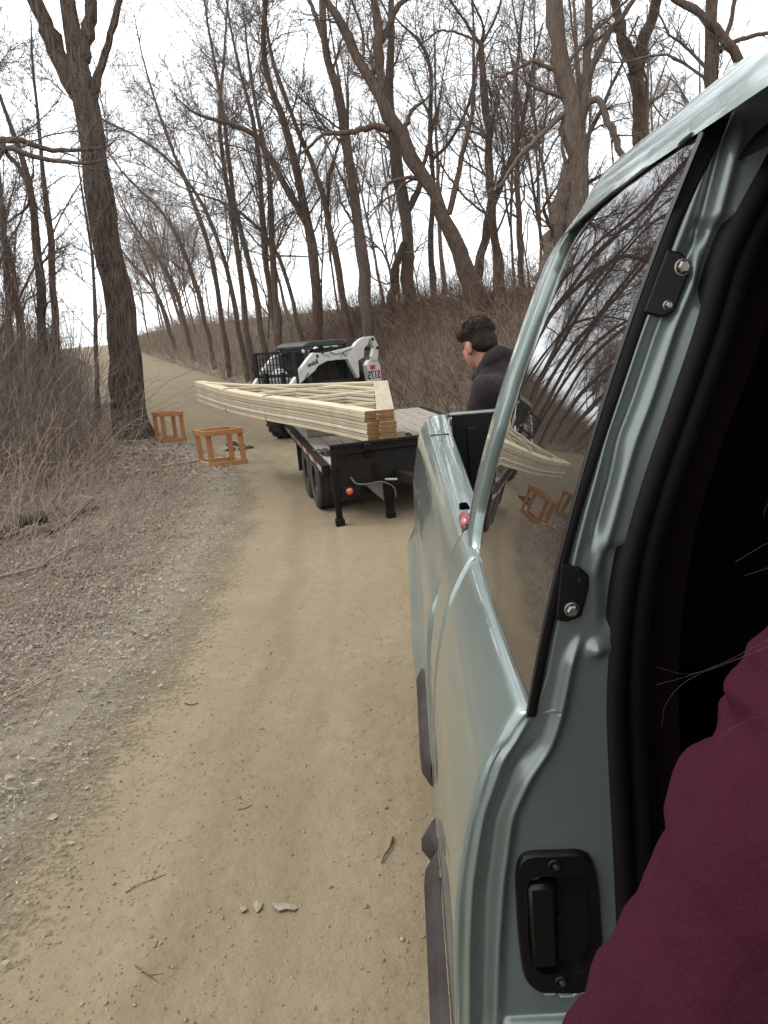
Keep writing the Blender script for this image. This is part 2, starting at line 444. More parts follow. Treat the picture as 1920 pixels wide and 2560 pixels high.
def vcol_material(name, rough=0.85, trans=0.0):
    m = bpy.data.materials.new(name); m.use_nodes = True; N, L = m.node_tree.nodes, m.node_tree.links
    a = N.new('ShaderNodeAttribute'); a.attribute_name = 'tint'
    b = N['Principled BSDF']; b.inputs['Roughness'].default_value = rough; b.inputs['Specular IOR Level'].default_value = .25
    L.new(a.outputs['Color'], b.inputs['Base Color'])
    return m
LEAF_MAT = vcol_material('dry_leaf_colours')
STONE_MAT = vcol_material('stone_colours')
def scatter_leaves(name, n, xf, yf, size, label, palette, dens, seed, curl=.5):
    r = np.random.default_rng(seed)
    x, y = xf(r, n), yf(r, n)
    keep = r.random(n) < dens(x, y); x, y = x[keep], y[keep]; n = len(x)
    z = terrain(x, y) + .010 + r.random(n) * .022
    s = size * r.lognormal(0, .38, n); th = r.uniform(0, 2 * np.pi, n)
    asp = r.uniform(.22, .8, n)
    tilt = r.normal(0, .42, n); roll = r.normal(0, .45, n)
    ux = np.stack([np.cos(th), np.sin(th), np.tan(np.clip(tilt, -1, 1)) * .6], -1)
    vx = np.stack([-np.sin(th), np.cos(th), np.tan(np.clip(roll, -1, 1)) * .6], -1)
    C = np.stack([x, y, z], -1)
    u = ux * s[:, None]; v = vx * (s * asp)[:, None]; k = np.stack([0 * s, 0 * s, s * curl * r.uniform(-.2, .8, n)], -1)
    P = np.stack([C - u * .5 + k, C - v * .5 - u * .08, C + u * .5 + k * r.uniform(.2, 1.3, (n, 1)), C + v * .5 + u * .05], 1).reshape(-1, 3)
    i = np.arange(n) * 4
    Q = np.stack([i, i + 1, i + 2, i + 3], -1)
    pal = np.array(palette); c = pal[r.integers(0, len(pal), n)] * r.uniform(.7, 1.25, (n, 1)) * np.array([1.10, 1.0, .88]) * ALB
    near = np.exp(-np.clip(XL(y) - x, 0, 9) / .9)[:, None]
    pale = np.clip(.55 * near + .75 * np.clip(fbm(x, y, 1.6, 71) - .08, 0, .6)[:, None], 0, .85)
    c = c * (1 - pale) + pale * np.array([.335, .295, .24]) * ALB * r.uniform(.7, 1.3, (n, 1))
    me = mesh_np(name, P, Q, smooth=False, attr={'tint': np.repeat(c, 4, 0)})
    return tag(link_mesh(name, me, LEAF_MAT), label, kind='stuff')
LEAFPAL = [(.23, .19, .155), (.17, .135, .11), (.135, .10, .08), (.31, .27, .225), (.20, .16, .14), (.095, .068, .053), (.155, .12, .093), (.27, .235, .205), (.30, .265, .22)]
def _d_verge(x, y):
    dL = XL(y) - x
    return np.where(dL > 0, np.clip(.10 + dL * 1.2 + .5 * fbm(x, y, 2.0, 31), .05, 1), np.exp(dL / .10) * .04)
def _yy(r, n): return 1.2 + 13 * r.random(n) ** 1.5
def _mk(n, seed, size, spread):
    r0 = np.random.default_rng(seed + 50)
    yv = _yy(r0, n)
    return scatter_leaves('leaf_litter', n, lambda r, k: XL(yv) + .25 - spread * r.random(k) ** 1.0, lambda r, k: yv, size,
                          'brown and grey dead leaves covering the verge left of the road', LEAFPAL, _d_verge, seed)
leaf_n = 150000
_mk(leaf_n, 1, .0195, 4.6)
def _yy(r, n): return 11 + 15 * r.random(n)
_mk(20000, 6, .055, 4.4)
# pebbles and crumbs of dirt on the road
def pebbles(n, seed):
    r = np.random.default_rng(seed)
    y = .8 + 11 * r.random(n) ** 1.7
    w = r.random(n) ** 2.2
    x = XL(y) - .25 + w * 2.2
    s = .0028 * r.lognormal(0, .45, n) * (1 + .35 * (w < .25)); s = np.clip(s, .0015, .012)
    z = terrain(x, y) + .007 + s * .25
    base = np.array([(1, 0, -.2), (-.2, .9, -.2), (-.9, -.1, -.2), (.1, -.9, -.2), (.1, .1, .45)])
    P = base[None] * (1 + .35 * r.normal(0, 1, (n, 5, 1)).clip(-1, 1)) * s[:, None, None]
    th = r.uniform(0, 6.3, n); c, sn = np.cos(th), np.sin(th)
    X = P[..., 0] * c[:, None] - P[..., 1] * sn[:, None]; Y = P[..., 0] * sn[:, None] + P[..., 1] * c[:, None]
    P = np.stack([X + x[:, None], Y + y[:, None], P[..., 2] + z[:, None]], -1).reshape(-1, 3)
    i = (np.arange(n) * 5)[:, None]
    T = (i[:, :, None] + np.array([[0, 1, 4], [1, 2, 4], [2, 3, 4], [3, 0, 4]])[None]).reshape(-1, 3)
    pal = np.array([(.25, .20, .125), (.29, .24, .165), (.23, .18, .112), (.28, .24, .18), (.20, .155, .098)])
    cc = pal[r.integers(0, 5, n)] * r.uniform(.85, 1.15, (n, 1)) * ALB
    return tag(link_mesh('road_pebbles', mesh_np('road_pebbles', P, T, smooth=False, attr={'tint': np.repeat(cc, 5, 0)}), STONE_MAT),
               'small stones and dirt crumbs scattered over the tan road', kind='stuff')
pebbles(20000, 3)
# ------------------------------------------------------------------ bare trees
def bark_material(name, c1, c2, c3):
    m = mat(name, c1, .95, spec=.15, var=[(3.0, c2, .3), (24, c3, .35, 6)], bump=[(14, 1.0, .03), (60, .7, .01)], stretch=(1, 1, .22))
    return m
BARK = bark_material('bark_brown', (.125, .085, .064), (.165, .118, .09), (.075, .051, .039))
BARK_GREY = bark_material('bark_grey', (.188, .142, .112), (.155, .115, .09), (.108, .079, .062))  # on far trunks the lighter grey also paints in sky glare
BARK_BIG = mat('bark_furrowed', (.150, .112, .086), .95, spec=.15, var=[(3.0, (.155, .12, .094), .3), (16, (.055, .038, .03), .5, 8)], bump=[(9, 1.0, .10), (30, 1.0, .05)], stretch=(1.6, 1.6, .16))
TWIG = mat('twig', (.145, .112, .092), .9, spec=.15)
TWIG_PALE = mat('twig_pale', (.215, .172, .145), .9, spec=.15)  # on far trees this paleness stands in for the sky's glare

def grow(P, R, n, length, angle, up, r, K=5, tmin=.3, tmax=1.0, ratio=.55, rmin=.004, wander=.22, lenfall=.5, rtip=.35):
    """n children off the polylines P (N,K0,3) / R (N,K0)"""
    N, K0, _ = P.shape
    seg = np.linalg.norm(P[:, -1] - P[:, 0], axis=1); pr = seg / seg.sum()
    i = r.choice(N, n, p=pr); t = tmin + (tmax - tmin) * r.random(n) ** .85
    f = t * (K0 - 1); k = np.minimum(f.astype(int), K0 - 2); f = f - k
    pos = P[i, k] * (1 - f)[:, None] + P[i, k + 1] * f[:, None]
    rad = R[i, k] * (1 - f) + R[i, k + 1] * f
    tan = norm(P[i, k + 1] - P[i, k])
    perp = norm(np.cross(tan, r.normal(0, 1, (n, 3))))
    a = np.radians(r.normal(angle[0], angle[1], n))
    d = norm(np.cos(a)[:, None] * tan + np.sin(a)[:, None] * perp + np.array([0, 0, up]))
    L = length * r.lognormal(0, .35, n) * (1 - lenfall * (t - tmin) / max(1e-6, tmax - tmin))
    st = L / (K - 1)
    pts = [pos]
    for j in range(K - 1):
        pts.append(pts[-1] + d * st[:, None])
        d = norm(d + r.normal(0, wander, (n, 3)) + np.array([0, 0, up * .35]))
    r0 = np.maximum(rad * ratio * r.uniform(.6, 1.0, n), rmin)
    Rr = r0[:, None] * np.linspace(1, rtip, K)[None]
    return np.stack(pts, 1), np.maximum(Rr, rmin * .6)

def crown(P0, R0, r, n=(26, 190, 900), L=(2.6, 1.1, .5), up=.12, sides=(5, 3, 3), tmin=.3, rm=(.012, .006, .0042), ang=48):
    P1, R1 = grow(P0, R0, n[0], L[0], (ang, 14), up, r, K=8, tmin=tmin, ratio=.36, rmin=rm[0], wander=.20, rtip=.3)
    P2, R2 = grow(P1, R1, n[1], L[1], (45, 16), up * .6, r, K=5, tmin=.15, ratio=.55, rmin=rm[1], wander=.22)
    P3, R3 = grow(P2, R2, int(n[2] * .70), L[2], (42, 18), up * .4, r, K=3, tmin=.1, ratio=.6, rmin=rm[2], wander=.22)
    # twigs also straight off the limbs
    P4, R4 = grow(P1, R1, n[2] // 4, L[2], (50, 18), .05, r, K=3, tmin=.1, ratio=.3, rmin=rm[2], wander=.22)
    return cat_mesh([tubes(P1, R1, sides[0]), tubes(P2, R2, sides[1]), tubes(P3, R3, sides[2]), tubes(P4, R4, 3)])

def build_tree(name, label, mains, r, bark, twig, group=None, cr=None, K=20, sides=9, base=None, wob=.03, buttress=True):
    """mains: list of (points (k,3), radii (k)) - the first is the trunk"""
    base = mains[0][0][0] if base is None else base
    root = thing(name, label, 'tree', tuple(base), 0, group)
    Ps, Rs = [], []
    for j, (p, rr) in enumerate(mains):
        q = resample(np.column_stack([p, rr]), K)
        q[2:, :3] += r.normal(0, wob, (K - 2, 3)) * np.linspace(1, .7, K - 2)[:, None] * np.minimum(1, q[2:, 3:4] * 8)
        Ps.append(q[:, :3]); Rs.append(q[:, 3])
    Ps, Rs = np.array(Ps), np.array(Rs)
    Rt = Rs * (1 + r.normal(0, .035, Rs.shape))
    V, Q = tubes(Ps, Rt, sides)
    V = V + .10 * np.repeat(Rt.reshape(-1), sides)[:, None] * r.normal(0, 1, V.shape) * np.array([1, 1, .2])
    o = np.array(W[root.name].translation)
    link_mesh('trunk', mesh_np('trunk', V - o, Q), bark, root)
    if cr is not None:
        V, Q = crown(Ps, Rs, r, **cr)
        link_mesh('crown', mesh_np('crown', V - o, Q), twig, root)
    return root

Z2 = lambda pts: [(500 + .4822 * a, .4822 * b, w * .4822) for a, b, w in pts]
Z7 = lambda pts: [(1050 + .5244 * a, .5247 * b, w * .5244) for a, b, w in pts]
Z1 = lambda pts: [(.5424 * a, .5424 * b, w * .5424) for a, b, w in pts]
def traced(pts, d, root=True, extend=0.0, depth_drift=0.0, taper_end=.5):
    """photograph outline (px, py, width px) at distance d -> points and radii; the depth may drift along the stem"""
    P, Rr = [], []
    n = len(pts)
    for j, (px, py, w) in enumerate(pts):
        dd = d + depth_drift * j / max(1, n - 1)
        P.append(at(px, py, dd)); Rr.append(w / 2 / F_PX * dd)
    P = np.array(P); Rr = np.array(Rr)
    if root:
        x, y = P[0, 0], P[0, 1]; g = tz(x, y)
        if P[0, 2] > g - .1:
            dirn = (P[0] - P[1]); dirn = dirn / max(1e-6, abs(dirn[2])); drop = P[0, 2] - (g - .25)
            P = np.vstack([P[0] + dirn * np.array([.6, .6, 1]) * drop, P]); Rr = np.concatenate([[Rr[0] * 1.12], Rr])
    if extend > 0:
        dirn = norm(P[-1] - P[-2]); dirn = norm(dirn + np.array([0, 0, .3]))
        P = np.vstack([P, P[-1] + dirn * extend * .5, P[-1] + dirn * extend + np.array([.15, 0, .2])])
        Rr = np.concatenate([Rr, [Rr[-1] * .7, Rr[-1] * .22]])
    return P, Rr
def px_tree(name, label, d, stems, seed, bark=BARK, twig=TWIG, group=None, cr=None, drift=None, **kw):
    r = np.random.default_rng(seed)
    mains = []
    for j, (pts, ext) in enumerate(stems):
        mains.append(traced(pts, d, root=(j == 0 or kw.get('allroot', False)), extend=ext, depth_drift=(drift[j] if drift else r.uniform(-.6, .6) * (j > 0))))
    kw.pop('allroot', None)
    return build_tree(name, label, mains, r, bark, twig, group, cr if cr is not None else dict(), **kw)

# the big forked tree beside the road
big = px_tree('forked_tree', 'thick leaning forked tree standing just behind the wooden frames', 18.2, [
    ([(333, 1092, 104), (322, 1040, 86), (313, 900, 73), (300, 780, 70), (278, 650, 67), (256, 520, 62), (236, 400, 57), (222, 300, 60), (208, 220, 58), (196, 150, 48), (180, 70, 38), (166, 0, 33)], 3.5),
    ([(205, 245, 45), (172, 190, 42), (145, 130, 38), (112, 60, 34), (86, 0, 31)], 3.0),
    ([(202, 150, 40), (214, 100, 34), (222, 50, 28), (227, 0, 25)], 3.0),
    ([(226, 262, 22), (240, 215, 20), (262, 140, 17), (283, 70, 15), (300, 0, 13)], 3.0),
], 11, BARK_BIG, TWIG, K=26, sides=14, wob=.02, cr=dict(n=(10, 90, 500), L=(1.5, .9, .45), tmin=.78))

HC = dict(n=(36, 380, 3000), L=(2.5, 1.15, .55))
MC = dict(n=(26, 280, 2200), L=(2.1, 1.0, .5))
px_tree('bare_tree', 'tall slim tree leaning left above the dark cab roof of the loader', 23, [
    (Z2([(612, 1640, 48), (590, 1350, 46), (545, 1130, 43), (500, 880, 38), (460, 700, 35), (400, 530, 32), (345, 400, 28), (312, 300, 25), (330, 100, 20), (345, 0, 16)]), 2.5),
    (Z2([(535, 1120, 40), (460, 990, 36), (400, 890, 33), (350, 790, 30), (280, 690, 26), (150, 640, 20), (20, 610, 15)]), 1.2)], 21, BARK, cr=HC)
px_tree('bare_tree', 'thin crooked tree close right of the tall slim leaning one', 22.5, [
    (Z2([(765, 1640, 36), (700, 1350, 32), (668, 1150, 30), (650, 1020, 28), (590, 880, 25), (500, 650, 22), (430, 480, 20), (372, 330, 17), (345, 150, 13)]), 2),
    (Z2([(660, 1080, 20), (662, 920, 16), (700, 820, 12)]), 1.0)], 22, BARK, cr=MC)
px_tree('bare_tree', 'straight grey trunk leaning left above the raised white loader arm', 22, [
    (Z2([(872, 1690, 60), (850, 1400, 54), (830, 1200, 52), (800, 1000, 48), (770, 800, 45), (740, 620, 44), (700, 470, 42), (662, 350, 38), (642, 200, 34), (635, 0, 28)]), 3),
    (Z2([(632, 190, 24), (600, 90, 22), (568, 0, 18)]), 2)], 23, BARK_GREY, cr=MC)
px_tree('leaning_tree', 'heavy dark tree slanting left across the others with a long bare limb', 19.5, [
    (Z2([(1440, 1545, 105), (1385, 1420, 88), (1305, 1210, 74), (1240, 1060, 68), (1150, 900, 64), (1055, 745, 60), (985, 610, 58), (930, 500, 54), (830, 350, 46), (778, 200, 42), (710, 80, 38), (648, 0, 33)]), 3),
    (Z2([(945, 520, 48), (932, 300, 46), (922, 110, 42), (902, 0, 36)]), 3),
    (Z2([(940, 210, 34), (985, 140, 30), (1000, 60, 28), (1040, 15, 24), (1100, -20, 20)]), 1.5),
    (Z2([(985, 680, 36), (930, 655, 34), (888, 648, 32), (845, 675, 30), (740, 688, 24), (640, 692, 18), (560, 765, 14), (500, 815, 9)]), .5),
    (Z2([(1160, 925, 24), (1090, 918, 20), (1000, 938, 15), (945, 985, 12), (945, 1040, 9), (900, 1090, 6)]), .3),
    (Z2([(1060, 760, 30), (1075, 620, 22), (1100, 560, 18), (1155, 530, 14)]), .3),
    (Z2([(1290, 1110, 30), (1330, 960, 26), (1360, 780, 22), (1410, 640, 20), (1420, 420, 16), (1418, 230, 12)]), 2)], 24, BARK, cr=HC, sides=11, K=24)
px_tree('bare_tree', 'pale grey upright tree behind the heavy slanting one', 24, [
    (Z2([(1105, 1640, 74), (1075, 1370, 66), (1060, 1120, 62), (1030, 900, 58), (1003, 750, 54), (985, 500, 46), (986, 300, 38), (992, 100, 30)]), 3),
    (Z2([(985, 1640, 48), (1000, 1480, 44), (1020, 1360, 40), (1062, 1260, 36)]), 0),
    (Z2([(1062, 1120, 34), (1110, 1040, 30), (1145, 950, 26), (1150, 880, 22), (1200, 700, 14)]), 1)], 25, BARK_GREY, TWIG_PALE, cr=MC)
px_tree('bare_tree', 'dark knobbly tree whose stem breaks into a fan of thin branches', 21, [
    (Z2([(1568, 1560, 52), (1535, 1260, 44), (1510, 1060, 40), (1500, 820, 38), (1490, 600, 36), (1470, 400, 34), (1452, 225, 30)]), 0),
    (Z2([(1452, 225, 22), (1420, 190, 16), (1375, 110, 12), (1295, 0, 9)]), 1),
    (Z2([(1460, 215, 20), (1478, 160, 14), (1440, 60, 10), (1410, 0, 9)]), 1),
    (Z2([(1465, 215, 18), (1500, 160, 13), (1545, 60, 11), (1560, 0, 9)]), 1),
    (Z2([(1420, 205, 14), (1320, 165, 10), (1240, 155, 9), (1160, 220, 7)]), .3)], 26, BARK, cr=HC)
px_tree('bare_tree', 'slim wavy tree between the slanting trunk and the knobbly one', 23.5, [
    (Z2([(1218, 1620, 36), (1200, 1400, 30), (1196, 1250, 26), (1205, 1080, 25), (1212, 900, 24), (1190, 620, 22), (1202, 420, 20), (1190, 275, 17), (1130, 190, 13), (1010, 110, 9)]), .5),
    (Z2([(1200, 830, 18), (1300, 740, 16), (1390, 560, 15), (1425, 400, 13)]), 1.5)], 27, BARK, cr=MC)
px_tree('bare_tree', 'stem forking low behind the man with dark hair', 22, [
    (Z2([(1420, 1520, 50), (1450, 1360, 46), (1490, 1190, 40), (1530, 1020, 34), (1580, 880, 30), (1640, 780, 26), (1680, 600, 20)]), 2)], 28, BARK, cr=MC)
px_tree('bare_tree', 'stout twin-stemmed tree above the rear of the pickup cab', 17.5, [
    ([(1452, 760, 62), (1447, 600, 58), (1443, 498, 54), (1438, 420, 50), (1425, 262, 46), (1407, 184, 40), (1396, 105, 37), (1384, 0, 34)], 3),
    ([(1360, 760, 50), (1385, 600, 42), (1405, 510, 36), (1425, 420, 30)], 0),
    ([(1440, 330, 24), (1462, 240, 22), (1470, 150, 20), (1472, 0, 17)], 2.5),
    ([(1465, 205, 16), (1500, 120, 14), (1545, 55, 12), (1585, 0, 10)], 1.5),
    ([(1440, 290, 16), (1490, 240, 16), (1525, 310, 15), (1560, 400, 14), (1590, 470, 9)], .3),
    ([(1420, 275, 12), (1360, 330, 11), (1290, 400, 9), (1255, 460, 6)], .4),
    ([(1400, 180, 10), (1330, 150, 9), (1260, 190, 6)], .4)], 29, BARK_GREY, cr=dict(n=(36, 260, 1400), L=(2.0, .9, .45)), K=22, sides=11)
px_tree('forked_tree', 'Y-shaped tree standing above the slope of the pickup roof', 18.5, [
    ([(1608, 620, 38), (1604, 420, 34), (1598, 262, 31), (1590, 175, 31)], 0),
    ([(1588, 180, 26), (1560, 100, 23), (1535, 0, 20)], 3),
    ([(1592, 180, 28), (1615, 100, 25), (1640, 0, 22)], 3),
    ([(1580, 110, 8), (1530, 70, 7), (1480, 110, 5)], .3)], 30, BARK, cr=MC, sides=11)
px_tree('bare_tree', 'tree near the top right corner with a thick mossy limb arching over', 16.5, [
    ([(1782, 520, 36), (1780, 210, 30), (1777, 105, 27), (1778, 0, 24)], 3),
    ([(1880, 250, 24), (1842, 152, 22), (1800, 80, 21), (1755, 35, 19), (1680, -5, 15)], 1),
    ([(1800, 130, 12), (1810, 100, 10), (1830, 50, 9), (1835, 0, 8)], 1.5),
    ([(1815, 115, 10), (1860, 95, 9), (1925, 80, 8)], .8)], 31, BARK, cr=MC, sides=11)
px_tree('bare_tree', 'thin dark pole tree between the knobbly tree and the pickup window', 20, [
    ([(1305, 800, 16), (1300, 600, 14), (1292, 400, 12), (1290, 200, 9), (1300, 90, 6)], 1)], 32, BARK, cr=dict(n=(22, 130, 700), L=(1.5, .8, .4)))
px_tree('bare_tree', 'thin grey pole tree just left of the straight grey trunk', 25, [
    (Z2([(400, 1640, 34), (380, 1300, 30), (365, 1000, 27), (340, 800, 22), (300, 600, 17)]), 3)], 33, BARK_GREY, TWIG_PALE, cr=MC)

# left thicket trees
px_tree('bare_tree', 'dark limbed tree cut by the left edge of the picture', 14.5, [
    ([(-60, 1150, 30), (-65, 900, 27), (-55, 600, 24), (-40, 400, 20), (-70, 200, 15)], 3),
    ([(-50, 470, 18), (-10, 345, 16), (60, 352, 13), (130, 378, 11), (262, 372, 6)], .2),
    ([(-50, 500, 16), (10, 362, 14), (90, 395, 11), (200, 410, 8), (262, 402, 4)], .2),
    ([(0, 362, 11), (50, 420, 10), (78, 480, 8), (70, 520, 6), (0, 570, 5)], .2)], 34, BARK, cr=dict(n=(26, 260, 1500), L=(1.9, 1.0, .5)))
LT = dict(n=(30, 300, 2400), L=(1.7, .9, .45), tmin=.15)
px_tree('bare_tree', 'twin trunks in the thicket left of the thick forked tree', 21, [
    ([(108, 1000, 24), (104, 760, 21), (92, 600, 18), (76, 470, 15), (50, 380, 12), (15, 290, 8)], 3),
    ([(146, 1000, 20), (134, 760, 18), (128, 600, 15), (112, 470, 12), (96, 300, 8)], 2.5)], 35, BARK, cr=LT, allroot=True)
px_tree('bare_tree', 'slender sapling just left of the thick forked trunk', 17.5, [
    ([(246, 1090, 13), (242, 930, 11), (238, 760, 9), (232, 640, 7), (205, 480, 5)], 1)], 36, BARK, cr=dict(n=(20, 120, 500), L=(1.0, .6, .35), tmin=.25))
px_tree('bare_tree', 'leaning stem in the thicket at the far left edge', 19, [
    ([(30, 1050, 20), (22, 800, 17), (14, 600, 14), (-5, 420, 11)], 3),
    ([(62, 1040, 15), (50, 820, 13), (30, 640, 11), (-10, 520, 8)], 2)], 37, BARK, cr=LT, allroot=True)
ARCH = ['arching bare tree on the road bank, %s counted leftwards from the loader cab' % w for w in ('sixth', 'fourth', 'third', 'seventh', 'eighth', 'ninth and farthest', 'fifth', 'second', 'first')]
# leaning trees along the road bank between the forked tree and the straight trunks
for k, (pts, d, sd_) in enumerate([
    ([(560, 830, 22), (545, 720, 20), (520, 600, 18), (470, 470, 15), (420, 350, 11), (380, 230, 8)], 30, 41),
    ([(620, 830, 26), (600, 690, 23), (585, 560, 21), (560, 430, 18), (545, 300, 14), (560, 150, 10)], 27, 42),
    ([(655, 830, 24), (630, 680, 21), (592, 540, 18), (570, 400, 15), (560, 280, 12), (530, 120, 9)], 26, 43),
    ([(520, 835, 20), (490, 710, 18), (450, 600, 15), (400, 520, 11), (340, 470, 8)], 33, 44),
    ([(470, 840, 20), (445, 740, 17), (410, 660, 14), (360, 600, 10)], 38, 45),
    ([(430, 845, 18), (405, 760, 15), (370, 700, 12), (330, 660, 9)], 43, 46),
    ([(600, 830, 20), (565, 660, 17), (505, 500, 14), (430, 400, 11), (330, 330, 8), (250, 300, 6)], 28, 47),
    ([(690, 820, 26), (660, 640, 22), (655, 480, 20), (640, 330, 16), (600, 180, 11)], 25.5, 48),
    ([(745, 800, 18), (700, 640, 15), (640, 560, 13), (560, 500, 9), (500, 490, 6)], 25, 49)]):
    px_tree('leaning_tree', 'bare tree arching to the left from the bank beside the climbing road', d, [([(a, b, w * .62) for a, b, w in pts], 2.5)], sd_, BARK_GREY, TWIG_PALE, cr=dict(n=(34, 330, 2600), L=(2.5, 1.15, .55)),  # pale bark and twigs imitate the glare veil
            group='trees arching over the climbing road')['label'] = ARCH[k]

# wood behind: a few built kinds, copied, lightened in colour for sky glare
def random_tree(seed, h, lean, cr, r0=.14, fork=True):
    r = np.random.default_rng(seed)
    K = 9; t = np.linspace(0, 1, K)
    p = np.stack([lean[0] * t ** 1.3 + r.normal(0, .10, K).cumsum() * .5, lean[1] * t ** 1.3 + r.normal(0, .10, K).cumsum() * .5, t * h - .5], 1); p[0, :2] = 0
    m = [(p, r0 * (1 - .85 * t) + .012)]
    for j in range(3 if fork else 1):
        k = r.integers(3, 6); q0 = p[k]; dv = norm(np.array([r.normal(), r.normal(), 2.2])) * h * r.uniform(.35, .55)
        tt = np.linspace(0, 1, 6)[:, None]
        m.append((q0 + dv * tt + r.normal(0, .08, (6, 3)) * tt, m[0][1][k] * .6 * (1 - .8 * tt[:, 0]) + .008))
    return m, r
KINDS = []
for k, (h, lean, n, rr) in enumerate([(11, (-1.5, 0), (30, 300, 2400), .10), (13, (.6, .5), (28, 290, 2300), .12), (9, (-.8, .6), (28, 260, 2100), .08),
                                      (12, (-2.6, -.4), (30, 290, 2300), .11), (7, (.4, -.5), (30, 260, 2000), .055), (10, (-.3, .2), (30, 300, 2400), .085), (6.5, (-.8, 0), (26, 170, 1100), .034), (5, (.3, .2), (24, 150, 1000), .026)]):
    m, r = random_tree(300 + k, h, lean, None, rr)
    t = build_tree('background_tree', 'bare leafless tree in the wood behind the bank', m, r, BARK_GREY, TWIG_PALE,
                   'bare trees in the wood behind the bank', dict(n=n, L=(2.2, 1.0, .5) if k < 6 else (1.7, .9, .5), tmin=.2 if k < 6 else .06, rm=(.012, .006, .0042) if k < 6 else (.007, .0038, .0028)), sides=6, K=14, base=np.zeros(3))
    KINDS.append(t)
rt = random.Random(5)
spots = []
def add_spots(n, xf, yf, lab, grp, kinds=None, sc=(.8, 1.2)):
    tries = 0; c = 0
    while c < n and tries < 4000:
        tries += 1
        y = yf(); x = xf(y)
        if all((x - a) ** 2 + (y - b) ** 2 > 1.0 for a, b, *_ in spots):
            spots.append((x, y, lab, grp, kinds, rt.uniform(*sc))); c += 1
BL = ('bare leafless tree in the wood behind the bank', 'bare trees in the wood behind the bank')
LL = ('bare leafless tree in the wood left of the road', 'bare trees in the wood left of the road')
RL = ('bare leafless tree lining the right side of the climbing road', 'bare trees lining the climbing road')
TL_ = ('slender bare sapling tangled among the trees on the bank', 'saplings on the bank')
TL2 = ('slender bare sapling tangled among the trees left of the road', 'saplings left of the road')
add_spots(10, lambda y: float(XR(y)) + rt.uniform(1.5, 9), lambda: rt.uniform(21, 36), *TL_, kinds=(6, 7), sc=(.8, 1.3))
add_spots(9, lambda y: float(XR(y)) + rt.uniform(1.0, 7), lambda: rt.uniform(36, 62), *TL_, kinds=(6, 7), sc=(.9, 1.4))
add_spots(18, lambda y: float(XL(y)) - rt.uniform(2.6, 10), lambda: rt.uniform(17, 40), *TL2, kinds=(6, 7), sc=(.8, 1.4))
add_spots(11, lambda y: rt.uniform(float(XR(y)) + 5, 20), lambda: rt.uniform(25, 48), *BL)
add_spots(9, lambda y: float(XR(y)) + rt.uniform(1.5, 7), lambda: rt.uniform(34, 66), *RL, kinds=(0, 3, 2, 4), sc=(.6, .9))
add_spots(20, lambda y: float(XL(y)) - rt.uniform(3.2, 12) - (y > 20) * 1.0, lambda: rt.uniform(17, 58), *LL)
add_spots(4, lambda y: rt.uniform(-26, -14), lambda: rt.uniform(-4, 12), *LL)
first = [True] * len(KINDS)
for x, y, lab, grp, kinds, s in spots:
    k = rt.choice(kinds) if kinds else rt.randrange(6)
    rz = rt.uniform(-.7, .7) if k in (0, 3) else rt.uniform(0, 6.28)
    wm = Matrix.Translation((x, y, tz(x, y) - .1)) @ Matrix.Rotation(rz, 4, 'Z') @ Matrix.Diagonal((s, s, s, 1))
    if first[k]:
        first[k] = False; o = KINDS[k]; o.matrix_basis = wm; _reg(o, wm)
        for ch in o.children: _reg(ch, wm)
    else: o = copy_tree(KINDS[k], wm)
    o['label'] = lab; o['group'] = grp

# ------------------------------------------------------------------ brush: masses of thin stems
def brush(name, label, x, y, length, lean, seed, kids, twig, r0=.006, up=1.0, K=5, droop=.35, kl=.35):
    r = np.random.default_rng(seed); n = len(x)
    p0 = np.stack([x, y, terrain(x, y) - .03], -1)
    d = norm(np.stack([r.normal(lean[0], .55, n), r.normal(lean[1], .55, n), np.abs(r.normal(up, .35, n)) + .1], -1))
    L = length * r.lognormal(0, .35, n); pts = [p0]
    for j in range(K - 1):
        pts.append(pts[-1] + d * (L / (K - 1))[:, None]); d = norm(d + r.normal(0, .16, (n, 3)) + np.array([0, 0, -droop * j / K]))
    P = np.stack(pts, 1); R = (r0 * r.uniform(.6, 1.4, n))[:, None] * np.linspace(1, .35, K)[None]
    parts = [tubes(P, R, 3)]
    if kids:
        P2, R2 = grow(P, R, kids, kl, (45, 20), .1, r, K=3, tmin=.2, ratio=.6, rmin=.003, wander=.25); parts.append(tubes(P2, R2, 3))
    V, Q = cat_mesh(parts)
    return tag(link_mesh(name, mesh_np(name, V, Q), twig), label, kind='stuff')
BRUSH = mat('bramble', (.185, .116, .084), .9, spec=.1, var=[(.8, (.24, .16, .118), .2), (5, (.125, .078, .056), .2)])
BRUSH_PALE = mat('bramble_pale', (.33, .25, .19), .9, spec=.1)
BRUSH_GREY = mat('thicket_stems', (.175, .132, .106), .9, spec=.1, var=[(.8, (.225, .178, .145), .2), (5, (.12, .088, .07), .2)])
r_ = np.random.default_rng(77)
def bank_pts(n, y0, y1, a, b, pw=1.0):
    y = y0 + (y1 - y0) * r_.random(n) ** pw; x = XR(y) + a + (b - a) * r_.random(n); return x, y
brush('bank_brush', 'tangled brown brambles covering the bank behind the trailer', *bank_pts(7000, 7, 27, .3, 6.5), 1.1, (-.1, -.25), 81, 10000, BRUSH, .006, .8, droop=.5)
brush('bank_brush', 'pale dry stalks scattered through the brambles on the bank', *bank_pts(3000, 7, 24, .2, 6.0), 1.1, (-.1, -.2), 82, 4200, BRUSH_PALE, .0055, .8, droop=.6)
brush('bank_brush', 'brown scrub on the far bank along the climbing road', *bank_pts(4500, 24, 60, -.1, 5), .85, (-.2, -.1), 83, 6000, BRUSH_PALE, .009, 1.0, droop=.3, kl=.5)
